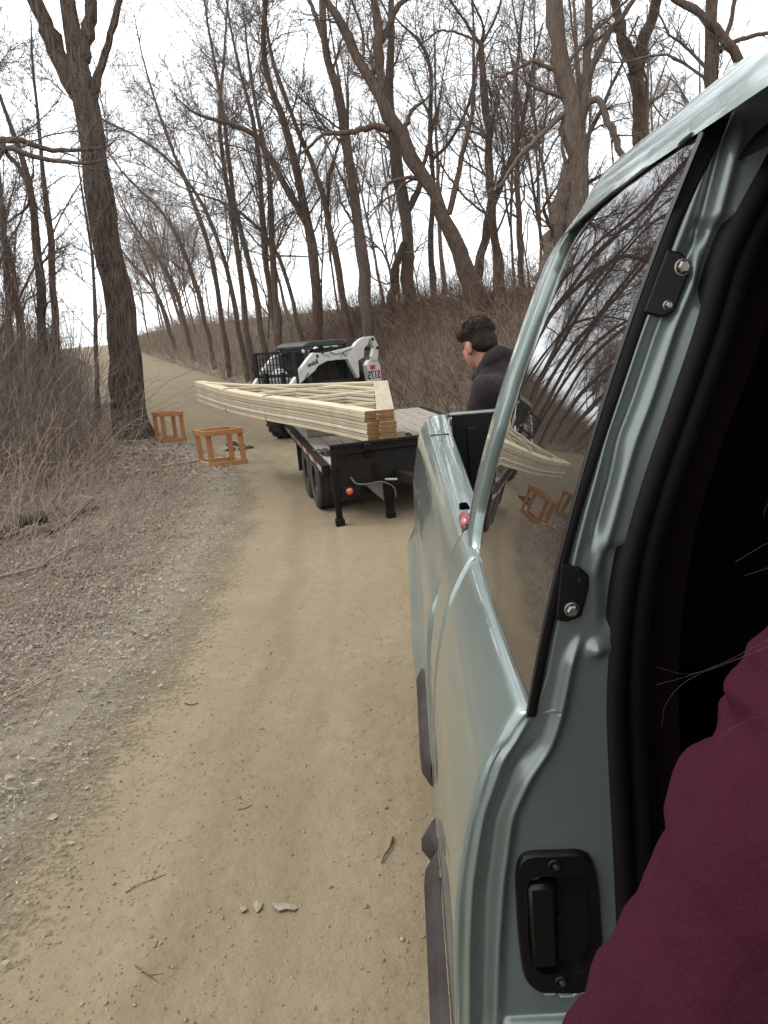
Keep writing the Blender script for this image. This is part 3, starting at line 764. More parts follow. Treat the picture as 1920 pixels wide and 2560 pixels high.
def left_pts(n, y0, y1, a, b, pw=1.0):
    y = y0 + (y1 - y0) * r_.random(n) ** pw; x = XL(y) - a - (b - a) * r_.random(n) ** 1.0; return x, y
brush('thicket', 'grey brown leafless thicket left of the road', *left_pts(3300, 10.5, 24, 2.3, 8), 1.9, (.05, -.1), 84, 7500, BRUSH_GREY, .0065, 1.2, droop=.25, kl=.45)
brush('thicket', 'far scrub left of the climbing road', *left_pts(3800, 22, 58, .9, 9), 1.7, (.1, -.1), 85, 6000, BRUSH_GREY, .010, 1.2, droop=.2, kl=.6)
brush('thicket', 'low pale stems along the edge of the left thicket', *left_pts(1400, 6.0, 17, 2.0, 5.2), .95, (.25, -.1), 86, 2600, BRUSH_PALE, .0045, .8, droop=.5)
brush('thicket', 'brown saplings and stems at the left edge', *left_pts(1100, 7.0, 13, 3.0, 7), 1.7, (.1, -.05), 87, 4000, BRUSH_GREY, .007, 1.2, droop=.3, kl=.4)
brush('thicket', 'tall thin saplings crowding the left of the road', *left_pts(900, 13.5, 26, 2.6, 11), 3.4, (.05, -.05), 89, 9000, BRUSH_GREY, .011, 2.4, droop=.05, kl=.6)
brush('thicket', 'grey slender saplings farther into the left wood', *left_pts(700, 18, 40, 3.2, 14), 4.5, (.05, -.05), 90, 9000, TWIG_PALE, .014, 2.8, droop=.05, kl=.8)
brush('dead_grass', 'matted dead grass and straw over the verge left of the road', *left_pts(13000, 1.6, 13, -.12, 4.2, 1.4), .14, (.25, .2), 91, 0, mat('straw', (.30, .255, .195), .9, spec=.1, var=[(.9, (.22, .175, .13), .2), (40, (.37, .325, .26), .3)]), .0012, .10, K=3, droop=.25)
brush('dead_stems', 'flattened dead stems lying over the leaf litter', *left_pts(2600, 2.6, 12, .7, 4.8), .55, (.3, .1), 88, 500, BRUSH_PALE, .0032, .12, droop=.1)
# ------------------------------------------------------------------ pickup truck (its tail points away from the camera)
def paint_material():
    m = mat('silver_green_paint', (.165, .225, .208), .32, metallic=.50, coat=1.0, coat_rough=.03, var=[(3, (.178, .236, .219), .1)])
    nt = m.node_tree; N, L = nt.nodes, nt.links; b = N['Principled BSDF']
    # a film of road dust on the lower body
    tc = N.new('ShaderNodeTexCoord'); sx = N.new('ShaderNodeSeparateXYZ'); L.new(tc.outputs['Object'], sx.inputs[0])
    nz = N.new('ShaderNodeTexNoise'); nz.inputs['Scale'].default_value = 9; nz.inputs['Detail'].default_value = 8; L.new(tc.outputs['Object'], nz.inputs['Vector'])
    mr = N.new('ShaderNodeMapRange'); mr.inputs['From Min'].default_value = 1.22; mr.inputs['From Max'].default_value = .75; L.new(sx.outputs['Z'], mr.inputs['Value'])
    mu = N.new('ShaderNodeMath'); mu.operation = 'MULTIPLY'; L.new(mr.outputs[0], mu.inputs[0]); L.new(nz.outputs['Fac'], mu.inputs[1])
    mu2 = N.new('ShaderNodeMath'); mu2.operation = 'MULTIPLY'; L.new(mu.outputs[0], mu2.inputs[0]); mu2.inputs[1].default_value = .75
    mx = N.new('ShaderNodeMix'); mx.data_type = 'RGBA'; src = b.inputs['Base Color'].links[0].from_socket
    L.new(mu2.outputs[0], mx.inputs['Factor']); L.new(src, mx.inputs['A']); mx.inputs['B'].default_value = (.215, .18, .14, 1); L.new(mx.outputs['Result'], b.inputs['Base Color'])
    mc = N.new('ShaderNodeMath'); mc.operation = 'SUBTRACT'; mc.inputs[0].default_value = 1.0; L.new(mu2.outputs[0], mc.inputs[1]); L.new(mc.outputs[0], b.inputs['Coat Weight'])
    ro = N.new('ShaderNodeMath'); ro.operation = 'MULTIPLY_ADD'; L.new(mu2.outputs[0], ro.inputs[0]); ro.inputs[1].default_value = .4; ro.inputs[2].default_value = .32; L.new(ro.outputs[0], b.inputs['Roughness'])
    # specks of dried dust
    nd = N.new('ShaderNodeTexNoise'); nd.inputs['Scale'].default_value = 240; nd.inputs['Detail'].default_value = 3; L.new(tc.outputs['Object'], nd.inputs['Vector'])
    nl = N.new('ShaderNodeTexNoise'); nl.inputs['Scale'].default_value = 6; nl.inputs['Detail'].default_value = 4; L.new(tc.outputs['Object'], nl.inputs['Vector'])
    md = N.new('ShaderNodeMath'); md.operation = 'MULTIPLY_ADD'; L.new(nl.outputs['Fac'], md.inputs[0]); md.inputs[1].default_value = .30; L.new(nd.outputs['Fac'], md.inputs[2])
    rd = N.new('ShaderNodeMapRange'); rd.inputs['From Min'].default_value = .70; rd.inputs['From Max'].default_value = .84; rd.inputs['To Max'].default_value = .40; L.new(md.outputs[0], rd.inputs['Value'])
    mdx = N.new('ShaderNodeMix'); mdx.data_type = 'RGBA'; L.new(rd.outputs[0], mdx.inputs['Factor']); L.new(mx.outputs['Result'], mdx.inputs['A']); mdx.inputs['B'].default_value = (.25, .22, .18, 1); L.new(mdx.outputs['Result'], b.inputs['Base Color'])
    # orange peel and faint dents in the clear coat
    n2 = N.new('ShaderNodeTexNoise'); n2.inputs['Scale'].default_value = 7; n2.inputs['Detail'].default_value = 2; L.new(tc.outputs['Object'], n2.inputs['Vector'])
    bp = N.new('ShaderNodeBump'); bp.inputs['Strength'].default_value = .06; bp.inputs['Distance'].default_value = .02; L.new(n2.outputs['Fac'], bp.inputs['Height'])
    n3 = N.new('ShaderNodeTexNoise'); n3.inputs['Scale'].default_value = 260; L.new(tc.outputs['Object'], n3.inputs['Vector'])
    bp2 = N.new('ShaderNodeBump'); bp2.inputs['Strength'].default_value = .03; bp2.inputs['Distance'].default_value = .001; L.new(n3.outputs['Fac'], bp2.inputs['Height']); L.new(bp.outputs[0], bp2.inputs['Normal'])
    L.new(bp2.outputs[0], b.inputs['Coat Normal'])
    n5 = N.new('ShaderNodeTexNoise'); n5.inputs['Scale'].default_value = 1400; L.new(tc.outputs['Object'], n5.inputs['Vector'])
    bp3 = N.new('ShaderNodeBump'); bp3.inputs['Strength'].default_value = .25; bp3.inputs['Distance'].default_value = .0006; L.new(n5.outputs['Fac'], bp3.inputs['Height']); L.new(bp.outputs[0], bp3.inputs['Normal']); L.new(bp3.outputs[0], b.inputs['Normal'])
    return m
PAINT = paint_material()
PAINT_IN = mat('silver_green_jamb_paint', (.185, .222, .208), .33, metallic=.45, coat=.6, coat_rough=.12, var=[(6, (.205, .23, .214), .2), (60, (.178, .215, .20), .2)], bump=[(3, .08, .02)])
RUBBER = mat('black_rubber', (.0065, .0045, .004), .6, spec=.22, bump=[(90, .1, .002)])
TRIMBLK = mat('black_plastic', (.0045, .0035, .0033), .42, spec=.28, bump=[(300, .12, .0008)])
MOULD = mat('dark_brown_plastic_moulding', (.022, .0155, .015), .6, spec=.15, var=[(14, (.042, .033, .03), .3)])
CARPET = mat('black_cab_trim', (.012, .0075, .0062), .9, spec=.08, bump=[(140, .35, .003)])
SEATM = mat('black_seat_cloth', (.006, .004, .004), .95, spec=.05, bump=[(200, .4, .002)])
STEEL = mat('zinc_steel', (.42, .41, .38), .38, metallic=.9, var=[(40, (.26, .23, .19), .3)])
LINER = mat('black_bed_liner', (.006, .0062, .0055), .65, spec=.15, var=[(5, (.009, .009, .008), .2)], bump=[(160, .3, .002)])
REDL = mat('red_lens', (.20, .008, .013), .3, coat=.3)
WHITEL = mat('clear_lens', (.6, .6, .6), .15, coat=1.0)
def glass_material():
    m = bpy.data.materials.new('tinted_glass'); m.use_nodes = True; N, L = m.node_tree.nodes, m.node_tree.links
    b = N['Principled BSDF']; b.inputs['Base Color'].default_value = (.012, .009, .008, 1); b.inputs['Roughness'].default_value = .0
    b.inputs['IOR'].default_value = 1.85; b.inputs['Specular IOR Level'].default_value = .5
    tc = N.new('ShaderNodeTexCoord'); n2 = N.new('ShaderNodeTexNoise'); n2.inputs['Scale'].default_value = 5; n2.inputs['Detail'].default_value = 1; L.new(tc.outputs['Object'], n2.inputs['Vector'])
    bp = N.new('ShaderNodeBump'); bp.inputs['Strength'].default_value = .02; bp.inputs['Distance'].default_value = .02; L.new(n2.outputs['Fac'], bp.inputs['Height']); L.new(bp.outputs[0], b.inputs['Normal'])
    return m
GLASS = glass_material()
TIRE = mat('tyre_rubber', (.022, .020, .019), .85, spec=.3, var=[(12, (.06, .052, .043), .2)], bump=[(30, .4, .006)])
CHROME = mat('brushed_bumper', (.55, .55, .54), .25, metallic=1.0)

truck = thing('pickup_truck', 'silver green extended cab pickup truck filling the right side', 'pickup truck', (1.0, 1.6, 0))
YJ = .83                                         # the front edge of the rear half door
XG0, KG = .118, .32                              # side glass: x at the belt, lean inwards
def xglass(z): return XG0 + KG * (z - 1.25) - .020 * np.maximum(0, 1 - ((z - 1.56) / .31) ** 2)
# --- lower body skin, profile below the belt (x, z)
prof_cab = smooth_curve([(.120, 1.252), (.104, 1.246), (.078, 1.205), (.051, 1.146), (.026, 1.05), (.011, .948), (.003, .80), (-.003, .64), (.0, .52), (.03, .42), (.09, .36)], 46)
def skin(prof, ys, dx=lambda y, z: 0.0):
    G = np.zeros((len(ys), len(prof), 3))
    for i, y in enumerate(ys):
        for j, (x, z) in enumerate(prof): G[i, j] = (x + dx(y, z), y, z)
    return G
def slab(mb, G, t=(.012, 0, 0)):
    G2 = G + np.array(t); mb.grid(G); mb.grid(G2)
    for a, b in ((G[0], G2[0]), (G[-1], G2[-1]), (G[:, 0], G2[:, 0]), (G[:, -1], G2[:, -1])): mb.grid(np.stack([a, b]))
    return mb
ys_door = np.concatenate([[YJ + .004, YJ + .012], np.linspace(YJ + .03, 1.455, 26), [1.463]])
def door_dx(y, z):
    e = max(0, (y - 1.445) / .018); f = max(0, (YJ + .012 - y) / .008)
    return .007 * e * e + .004 * f * f
door = slab(MB(), skin(prof_cab, ys_door, door_dx)).build('rear_door', PAINT, truck, angle=40, merge=True)
ys_c = np.concatenate([[1.471, 1.478], np.linspace(1.49, 1.685, 10), [1.693, 1.700]])
def cor_dx(y, z):
    e = max(0, (1.480 - y) / .009); f = max(0, (y - 1.67) / .03)
    return .006 * e * e + .012 * f * f
slab(MB(), skin(prof_cab, ys_c, cor_dx)).build('cab_corner', PAINT, truck, angle=40, merge=True)
# a bright belt flange between skin and glass
MB().grid(np.array([[(xglass(1.252) + a, y, 1.2535 + b) for a, b in ((-.004, -.004), (.004, .0022), (.014, .001), (.02, -.006))] for y in np.linspace(YJ + .004, 1.55, 20)])).build('belt_flange', PAINT, door, smooth=True)

# --- side glass (flip-out quarter window)
gz = np.array([1.236, 1.266, 1.330, 1.420, 1.497, 1.583, 1.643, 1.717, 1.784, 1.815, 1.832, 1.843, 1.854, 1.864, 1.870])
gy = np.array([1.500, 1.540, 1.548, 1.520, 1.490, 1.472, 1.456, 1.436, 1.424, 1.412, 1.395, 1.365, 1.280, 1.131, 0.950])
zz = np.concatenate([np.linspace(1.250, 1.76, 44), np.linspace(1.77, 1.870, 30)])
def yrear(z): return np.interp(z, gz, gy)
def gx(y, z):
    yr = yrear(z); u = max(0.0, 1 - (yr - y) / .11)
    return xglass(z) + .022 * u ** 2.4 - .003 * math.sin((y - .83) / .6 * math.pi)
G = np.array([[(gx(y, z), y, z) for y in np.linspace(YJ - .002, yrear(z) - .002, 40)] for z in zz])
quarter = MB().grid(G).build('quarter_window', GLASS, truck, smooth=True)
# --- pillar and window surround behind the glass
def xcab(z): return xglass(z) - .004
def roof_end(z): return np.interp(z, [1.227, 1.294, 1.36, 1.468, 1.56, 1.639, 1.716, 1.771, 1.836, 1.865, 1.89, 1.92, 1.95, 2.04], [1.712, 1.735, 1.722, 1.690, 1.664, 1.640, 1.618, 1.604, 1.580, 1.556, 1.530, 1.510, 1.500, 1.49])
def rear_round(y, ye, z=1.5):
    w = .085 + .19 * float(sstep((z - 1.80) / .10))
    u = max(0.0, 1 - (ye - y) / w); return (.065 + .02 * float(sstep((z - 1.80) / .10))) * (1 - math.sqrt(max(0, 1 - u * u)))
def pil(u, z):
    yr, ye = float(yrear(z)), float(roof_end(z)); y = yr + (ye - yr) * u
    lip = .013 * max(0, 1 - u * (ye - yr) / .012) ** 2
    ridge = -.004 * math.exp(-((y - yr - .045) / .012) ** 2)
    return (gx(yr, z) * 0 + xcab(z) + .004 * 0 + lip + ridge + rear_round(y, ye, z), y, z)
us = np.concatenate([[0, .01, .025, .05, .08], np.linspace(.12, .8, 22), np.linspace(.83, 1, 16)])
zp = np.concatenate([np.linspace(1.2535, 1.76, 40), np.linspace(1.77, 1.870, 24)])
G = np.array([[pil(u, z) for u in us] for z in zp])
slab(MB(), G, (.02, 0, 0)).build('cab_pillar', PAINT, truck, angle=45, merge=True)
# --- roof: side rail rolling over into the roof panel
rp = smooth_curve([(xcab(1.870), 1.870), (xcab(1.88) + .001, 1.880), (.324, 1.900), (.336, 1.918), (.358, 1.934), (.392, 1.947), (.45, 1.958), (.60, 1.972), (1.0, 1.985)], 38)
rp = np.vstack([rp, np.column_stack([2.0 - rp[::-1, 0], rp[::-1, 1]])[1:]])
def roof_grid():
    nrm = np.gradient(rp, axis=0); nrm = np.column_stack([nrm[:, 1], -nrm[:, 0]]); nrm /= np.linalg.norm(nrm, axis=1)[:, None]      # points inwards
    ss = np.concatenate([np.linspace(0, .84, 34), np.linspace(.85, 1, 40)])
    G = np.zeros((len(ss), len(rp), 3))
    for j, (x, z) in enumerate(rp):
        ye = float(roof_end(z))
        for i, t in enumerate(ss):
            y = -.75 + (ye + .75) * t; d = rear_round(y, ye, z); zz_ = z
            G[i, j] = (x + nrm[j, 0] * d, y, zz_ + nrm[j, 1] * d)
    return G
MB().grid(roof_grid()).build('roof', PAINT, truck, smooth=True)
MB().grid(np.array([[(1 + (x - 1) * .96, y, z - .06) for x, z in rp[9:-9]] for y in np.linspace(-.75, 1.46, 12)])).build('headliner', CARPET, truck, smooth=True)
# dark seal between roof rail and glass, drawn for the door frame's shade
tp = np.array([(gx(y, 1.870) - .003, y, 1.8715) for y in np.linspace(YJ + .02, .95, 6)] + [(xcab(z) - .001, float(yrear(z)), z) for z in gz[::-1][1:4]])
MB().tube(tp, .0035, 6).build('seal_shade_line', RUBBER, quarter, smooth=True)

# --- the jamb: the door's front edge seen full on
def curve_px(pts, y=YJ):
    P = np.array([at(a, b, y) for a, b in pts]); P = P[np.argsort(P[:, 2])]; return P[:, 2], P[:, 0]
def cfun(pts):
    z, x = curve_px(pts)
    zs = np.linspace(z[0], z[-1], 200); xs = np.interp(zs, z, x); k = np.ones(9) / 9; xs = np.convolve(np.pad(xs, 4, mode='edge'), k, 'valid')
    return (lambda q: np.interp(q, zs, xs)), z[0], z[-1]
strip_px = [(1985, 255), (1919, 367), (1860, 470), (1800, 580), (1760, 690), (1729, 805), (1693, 927), (1652, 1040), (1621, 1113), (1591, 1217), (1543, 1369), (1526, 1491), (1510, 1621), (1504, 1751), (1507, 1866), (1519, 2088), (1530, 2310), (1540, 2650)]
Iz, i_lo, i_hi = cfun(strip_px)
_zc, _xc = prof_cab[::-1, 1], prof_cab[::-1, 0]
def Oz(z): return np.where(z > 1.25, xglass(z) + .002 + .006 * sstep((z - 1.25) / .05), np.interp(z, _zc, _xc))
ridges = [  # (curve in the photograph, half width m, height m)
    ([(1327, 1790), (1255, 1894), (1205, 2033), (1180, 2199), (1172, 2365), (1172, 2600)], .0050, .0075),
    ([(1299, 1827), (1244, 1888), (1183, 2088), (1160, 2254), (1152, 2600)], .0042, -.006),
    ([(1350, 1840), (1290, 1920), (1240, 2060), (1215, 2250), (1208, 2600)], .0080, -.006),
    ([(1455, 1585), (1428, 1640), (1412, 1720), (1395, 1800), (1370, 1870), (1322, 1938), (1277, 2033), (1255, 2199), (1244, 2365), (1238, 2600)], .0065, .010),
    ([(1840, 250), (1797, 390), (1756, 552), (1705, 690), (1645, 823), (1584, 1004), (1547, 1100), (1530, 1187), (1504, 1282), (1478, 1378)], .0060, -.008),
    ([(1860, 300), (1830, 400), (1790, 552), (1735, 690), (1680, 823), (1622, 1004), (1585, 1100), (1560, 1187), (1536, 1282), (1508, 1378), (1490, 1450)], .0065, .006),
    ([(1800, 330), (1760, 430), (1715, 552), (1660, 690), (1607, 823), (1545, 1004), (1510, 1100), (1490, 1187), (1464, 1282), (1440, 1378), (1420, 1480)], .0055, .004)]
RF = [(cfun(p), w, h) for p, w, h in ridges]
def jamb_y(x, z):
    y = YJ
    for (fn, lo, hi), w, h in RF:
        fade = np.clip((z - lo) / .03, 0, 1) * np.clip((hi - z) / .03, 0, 1)
        y = y - h * fade * np.exp(-((x - fn(z)) / w) ** 2)
    o = Oz(z)
    y = y + .010 * np.clip(1 - (x - o) / .008, 0, 1) ** 2          # rolled outer lip
    y = y - .018 * sstep((.812 - z) / .012) * sstep((x - .062) / .010)     # step out at the bottom
    y = y + .034 * (np.clip(1.15 - np.abs((x - .150) / .044) ** 4 - np.abs((z - .934) / .090) ** 4, 0, 1) > .2)     # hollow behind the latch
    # dimple below the lower hinge, recess around the hinges
    y = y - .012 * np.exp(-(((x - .199) / .012) ** 2 + ((z - 1.325) / .008) ** 2))
    y = y + .010 * sstep((x - .198) / .02) * sstep((1.452 - z) / .012) * sstep((z - 1.345) / .02)
    y = y + .010 * sstep((x - .305) / .015) * sstep((1.790 - z) / .012) * sstep((z - 1.70) / .02)
    return y
zj = np.concatenate([np.linspace(.66, 1.24, 120), np.linspace(1.244, 1.262, 8), np.linspace(1.266, 1.93, 120)])
sj = np.concatenate([np.linspace(0, .15, 12), np.linspace(.165, 1, 58)])
G = np.zeros((len(zj), len(sj), 3))
for i, z in enumerate(zj):
    o = float(Oz(np.array(z))); e = float(Iz(z)) + .012
    x = o + (e - o) * sj; G[i, :, 0] = x; G[i, :, 2] = z; G[i, :, 1] = jamb_y(x, np.full_like(x, z))
jamb = MB().grid(G).build('door_jamb', PAINT_IN, truck, smooth=True)
# black glass-edge trim: a broad seal with a thin bright lip
zt = np.linspace(1.246, 1.880, 50)
tw = lambda z: .0115 + .005 * sstep((z - 1.45) / .2) + .008 * sstep((z - 1.78) / .1)
MB().grid(np.array([[(xglass(z) - .003 + a * tw(z), YJ - .004 - b, z) for a, b in ((0, -.006), (0, .000), (.10, .0022), (.22, .0004), (.8, .0015), (1.0, .0), (1.0, -.014))] for z in zt])).build('glass_edge_trim', TRIMBLK, quarter, angle=50)
# hinge plates with their bolts
for poly, bolts in (([(1668, 621), (1679, 624), (1708, 631), (1729, 660), (1724, 683), (1686, 782), (1656, 794), (1606, 782), (1612, 768)], [(1706, 668, 16), (1668, 763, 9)]),
                    ([(1402, 1408), (1413, 1410), (1452, 1421), (1474, 1441), (1473, 1473), (1454, 1543), (1417, 1557), (1390, 1552), (1390, 1540)], [(1429, 1523, 16), (1450, 1451, 6)])):
    P = [at(a, b, YJ - .0075) for a, b in poly]
    hp = MB().prism(P, (0, .016, 0)).build('window_hinge', TRIMBLK, truck)
    bv = hp.modifiers.new('bev', 'BEVEL'); bv.width = .0025; bv.segments = 2
    for a, b, w in bolts:
        c = at(a, b, YJ - .0075); r = w / F_PX * YJ
        mb = MB().lathe([(r * 1.25, 0), (r * 1.25, -.0015), (r * 1.0, -.002)], c, (0, 1, 0), 20)
        mb.lathe([(r * .95, -.0015), (r * .95, -.007), (r * .7, -.0085), (.0, -.0085)], c, (0, 1, 0), 6)
        mb.build('bolt', STEEL if w > 8 else TRIMBLK, hp, angle=30)
# inner latch handle: bezel, hollow, lever, screws
bez = smooth_curve([at(1000 + .5546 * u, 1700 + .5545 * v, YJ - .006) for u, v in [(520, 900), (535, 820), (580, 785), (700, 778), (815, 778), (865, 815), (893, 910), (908, 1100), (912, 1250), (880, 1370), (820, 1408), (700, 1410), (620, 1402), (565, 1345), (543, 1240), (525, 1050)]] , 64)[:-1]
cen = bez.mean(0)
inn = cen + (bez - cen) * np.array([.78, 1, .70])
mb = MB(); rings = [bez + np.array([0, .012, 0]), bez, cen + (bez - cen) * np.array([.96, 1, .97]) + np.array([0, -.004, 0]), inn + np.array([0, -.004, 0]), cen + (inn - cen) * .95 + np.array([0, .016, 0]), cen + (inn - cen) * .05 + np.array([0, .018, 0])]
Gm = np.array([np.vstack([q, q[:1]]) for q in rings]); mb.grid(Gm)
bezel = mb.build('latch_handle', TRIMBLK, truck, angle=40, merge=True)
L0, L1 = at(1000 + .5546 * 572, 1700 + .5545 * 918, YJ - .006), at(1000 + .5546 * 715, 1700 + .5545 * 1285, YJ - .006)
MB().box(((L0[0] + L1[0]) / 2, YJ - .004, (L0[2] + L1[2]) / 2), (abs(L1[0] - L0[0]), .018, abs(L0[2] - L1[2])), None, .005).build('lever', TRIMBLK, bezel, angle=40)
for u, v in ((698, 838), (728, 1362)):
    c = at(1000 + .5546 * u, 1700 + .5545 * v, YJ - .010)
    sc_ = MB().lathe([(.0092, .002), (.0092, -.0015), (.0075, -.0025), (.0045, -.002), (.003, .0), (0, .0)], c, (0, 1, 0), 18).build('screw', TRIMBLK, bezel, smooth=True)
    MB().lathe([(.0030, 0), (.0030, -.0012), (0, -.0014)], c + np.array((.0, 0, 0)), (0, 1, 0), 6).build('screw_socket', STEEL, bezel)
# weatherstrip and dark trim behind it
zs_ = np.linspace(.66, 1.905, 60)
WP = np.array([(float(Iz(z)) + .016, YJ + .012, z) for z in zs_]); WP = np.array([smooth_curve(WP[::4], 70)[i] for i in range(70)])
MB().tube(WP, .0165, 10).build('weatherstrip', RUBBER, truck, smooth=True)
MB().tube(WP + np.array([.034, .03, 0]), .018, 10).build('inner_seal', RUBBER, truck, smooth=True)
tr = []
for z in np.linspace(.66, 1.93, 40):
    x = float(Iz(min(z, 1.9)))
    tr.append([(x + .03, YJ + .015, z), (x + .045, YJ + .045, z), (x + .075, YJ + .05, z), (x + .085, YJ + .075, z), (x + .12, YJ + .085, z), (x + .125, YJ + .3, z), (x + .11, YJ + .66, z)])
MB().grid(np.array(tr)).build('door_trim_panel', CARPET, truck, angle=35)
MB().grid(np.array([[(x, 1.55, z) for x in (xcab(max(z, 1.25)) + .07, 1.0, 2 - xcab(max(z, 1.25)) - .07)] for z in np.linspace(.55, 1.88, 8)])).build('cab_back_wall', CARPET, truck)
MB().box((1.0, .4, .50), (1.7, 2.2, .06), None, .01).build('cab_floor', CARPET, truck)
# front seat: cushion and backrest
seat = MB().box((.66, .28, .84), (.56, .54, .17), None, .05).build('front_seat', SEATM, truck, angle=40)
MB().box((.68, .69, 1.24), (.50, .14, .72), Matrix.Rotation(math.radians(-10), 3, 'X'), .05).build('backrest', SEATM, seat, angle=40)
MB().box((.68, .78, 1.70), (.24, .09, .18), Matrix.Rotation(math.radians(-10), 3, 'X'), .04).build('headrest', SEATM, seat, angle=40)
MB().box((.68, .32, .62), (.50, .5, .26), None, .02).build('seat_base', CARPET, seat)
MB().box((1.0, 1.25, .82), (1.35, .42, .3), None, .05).build('rear_seat', SEATM, truck, angle=40)
# sill
MB().box((.06, .05, .49), (.11, 1.6, .12), None, .03).build('door_sill', PAINT, truck, angle=40)
# far side of the cab
fp = np.column_stack([2.0 - prof_cab[:, 0], prof_cab[:, 1]])
slab(MB(), skin(fp, np.linspace(-.7, 1.70, 20)), (-.012, 0, 0)).build('far_cab_side', PAINT, truck, angle=40, merge=True)
MB().grid(np.array([[(2 - xcab(z), y, z) for y in np.linspace(-.5, 1.62, 4)] for z in np.linspace(1.25, 1.88, 6)])).build('far_window', GLASS, truck, smooth=True)
bwz = MB().grid(np.array([[(x, float(roof_end(z)) - .03, z) for x in np.linspace(xcab(max(z, 1.25)) + .06, 2 - xcab(max(z, 1.25)) - .06, 8)] for z in np.linspace(.5, 1.91, 12)])).build('cab_rear_panel', PAINT, truck, smooth=True)
MB().box((1.0, 1.652, 1.58), (1.15, .012, .36), None, .03).build('rear_window', GLASS, bwz)

# --- bed
def railz(y): return 1.227 + (y - 1.72) * .0472
def bed_prof(y):
    t = (y - 1.72) / 1.86; zr = railz(y); xo = .100 - .022 * t; xi = .172 + .010 * t
    return smooth_curve([(xi, zr - .05), (xi, zr - .012), (xi - .006, zr), (xo + .024, zr + .002), (xo + .008, zr - .004), (xo - .004, zr - .022), (xo - .028, zr - .062), (.047 - .012 * t, zr - .13), (.018 - .01 * t, 1.04), (.002, .93), (-.004, .80), (-.006, .66), (.0, .54), (.03, .45)], 50)
WY, WZ, WR = 2.78, .40, .47                       # rear wheel arch
yb = np.concatenate([[1.716, 1.724], np.linspace(1.745, 3.48, 76), np.linspace(3.50, 3.585, 10)])
G = np.zeros((len(yb), 50, 3))
for i, y in enumerate(yb):
    P = bed_prof(y)
    for j, (x, z) in enumerate(P):
        rr = math.hypot(y - WY, z - WZ)
        fl = math.exp(-((rr - WR - .03) / .055) ** 2) if z < 1.0 else 0
        if z < WZ + WR and rr < WR:
            fl = 0
        dx = -.036 * fl
        e = max(0, (1.729 - y) / .013); t = max(0, (y - 3.48) / .105)
        dx += .012 * e * e
        dx += .055 * (1 - math.sqrt(max(0, 1 - t * t))) * (1 if x < .12 else .2)
        G[i, j] = (x + dx, y, z)
bed_mb = MB().grid(G)
# cut the wheel opening
def cut_arch(mb):
    keep = []
    for f in mb.f:
        c = np.mean([mb.v[i] for i in f], 0)
        if not (math.hypot(c[1] - WY, c[2] - WZ) < WR): keep.append(f)
    mb.f = keep; return mb
bed = cut_arch(bed_mb).build('bed_side', PAINT, truck, smooth=True)
Gm = G.copy(); Gm[..., 0] = 2.0 - Gm[..., 0]
cut_arch(MB().grid(Gm)).build('bed_side', PAINT, truck, smooth=True)
for s in (0, 1):
    fx = (lambda x: x) if s == 0 else (lambda x: 2 - x)
    MB().grid(np.array([[(fx(.182), y, railz(y) - .03), (fx(.186), y, 1.0), (fx(.20), y, .80)] for y in np.linspace(1.745, 3.56, 20)])).build('bed_liner_wall', LINER, truck, smooth=False)
    MB().grid(np.array([[(fx(.03), WY + WR * math.cos(a), WZ + WR * math.sin(a)), (fx(.32), WY + WR * math.cos(a), WZ + WR * math.sin(a))] for a in np.linspace(-.2, math.pi + .2, 20)])).build('wheel_arch_liner', LINER, truck, smooth=True)
    w = MB().lathe([(.22, -.11), (.36, -.12), (.385, -.09), (.39, 0), (.385, .09), (.36, .12), (.22, .11)], (fx(.17), WY, WZ - .02), (1, 0, 0), 40).build('wheel', TIRE, truck, smooth=True)
    MB().lathe([(.22, -.11), (.20, -.07), (.07, -.06), (.06, -.10), (0, -.10)], (fx(.17), WY, WZ - .02), (1, 0, 0) if s == 0 else (-1, 0, 0), 30).build('rim', STEEL, w, smooth=True)
MB().box((1.0, 2.65, .80), (1.64, 1.84, .03)).build('bed_floor', LINER, truck)
MB().box((1.0, 1.745, 1.02), (1.64, .03, .42)).build('bed_front_wall', LINER, truck)
tg = MB().box((1.0, 3.595, 1.055), (1.60, .055, .50), None, .012).build('tailgate', PAINT, truck, angle=40)
mb = MB().box((1.0, 3.562, 1.055), (1.58, .012, .49))
for k in range(15): mb.box((.30 + k * .1, 3.552, 1.05), (.05, .014, .40), None, .005)
mb.build('tailgate_liner', LINER, tg)
MB().box((1.0, 3.588, 1.312), (1.60, .062, .016), None, .006).build('tailgate_cap', mat('worn_black_cap', (.06, .066, .058), .4, var=[(20, (.10, .11, .10), .3)]), tg, angle=40)
bp_ = MB().box((1.0, 3.72, .62), (1.78, .12, .20), None, .04).build('bumper', CHROME, truck, angle=40)
MB().cyl((1.0, 3.72, .55), (1.0, 3.98, .55), .03, 12).build('ball_mount', TRIMBLK, bp_, smooth=True)
for fx in (.135, 1.865):
    MB().box((fx, 3.60, 1.02), (.10, .03, .34), None, .012).build('tail_lamp', REDL, truck, angle=40)
# dark stake pocket slot on the rail and the little red lamp at its front end
MB().box((.134, 1.975, railz(1.975) - .004), (.036, .07, .022), None, .010).build('stake_pocket', mat('stake_hole_black', (.003, .002, .002), .9, spec=.0), bed)
MB().box((.128, 3.06, railz(3.06) + .0025), (.075, .010, .004)).build('rail_seam', TRIMBLK, bed)
lamp = MB().box((.124, 1.79, railz(1.79) + .014), (.030, .095, .036), None, .010).build('cargo_lamp', REDL, truck, angle=40)
MB().box((.120, 1.735, railz(1.735) + .002), (.022, .02, .040), None, .006).build('lamp_base', TRIMBLK, lamp, angle=40)
MB().box((.119, 1.722, railz(1.735) + .008), (.012, .004, .008)).build('lamp_bulb', WHITEL, lamp)
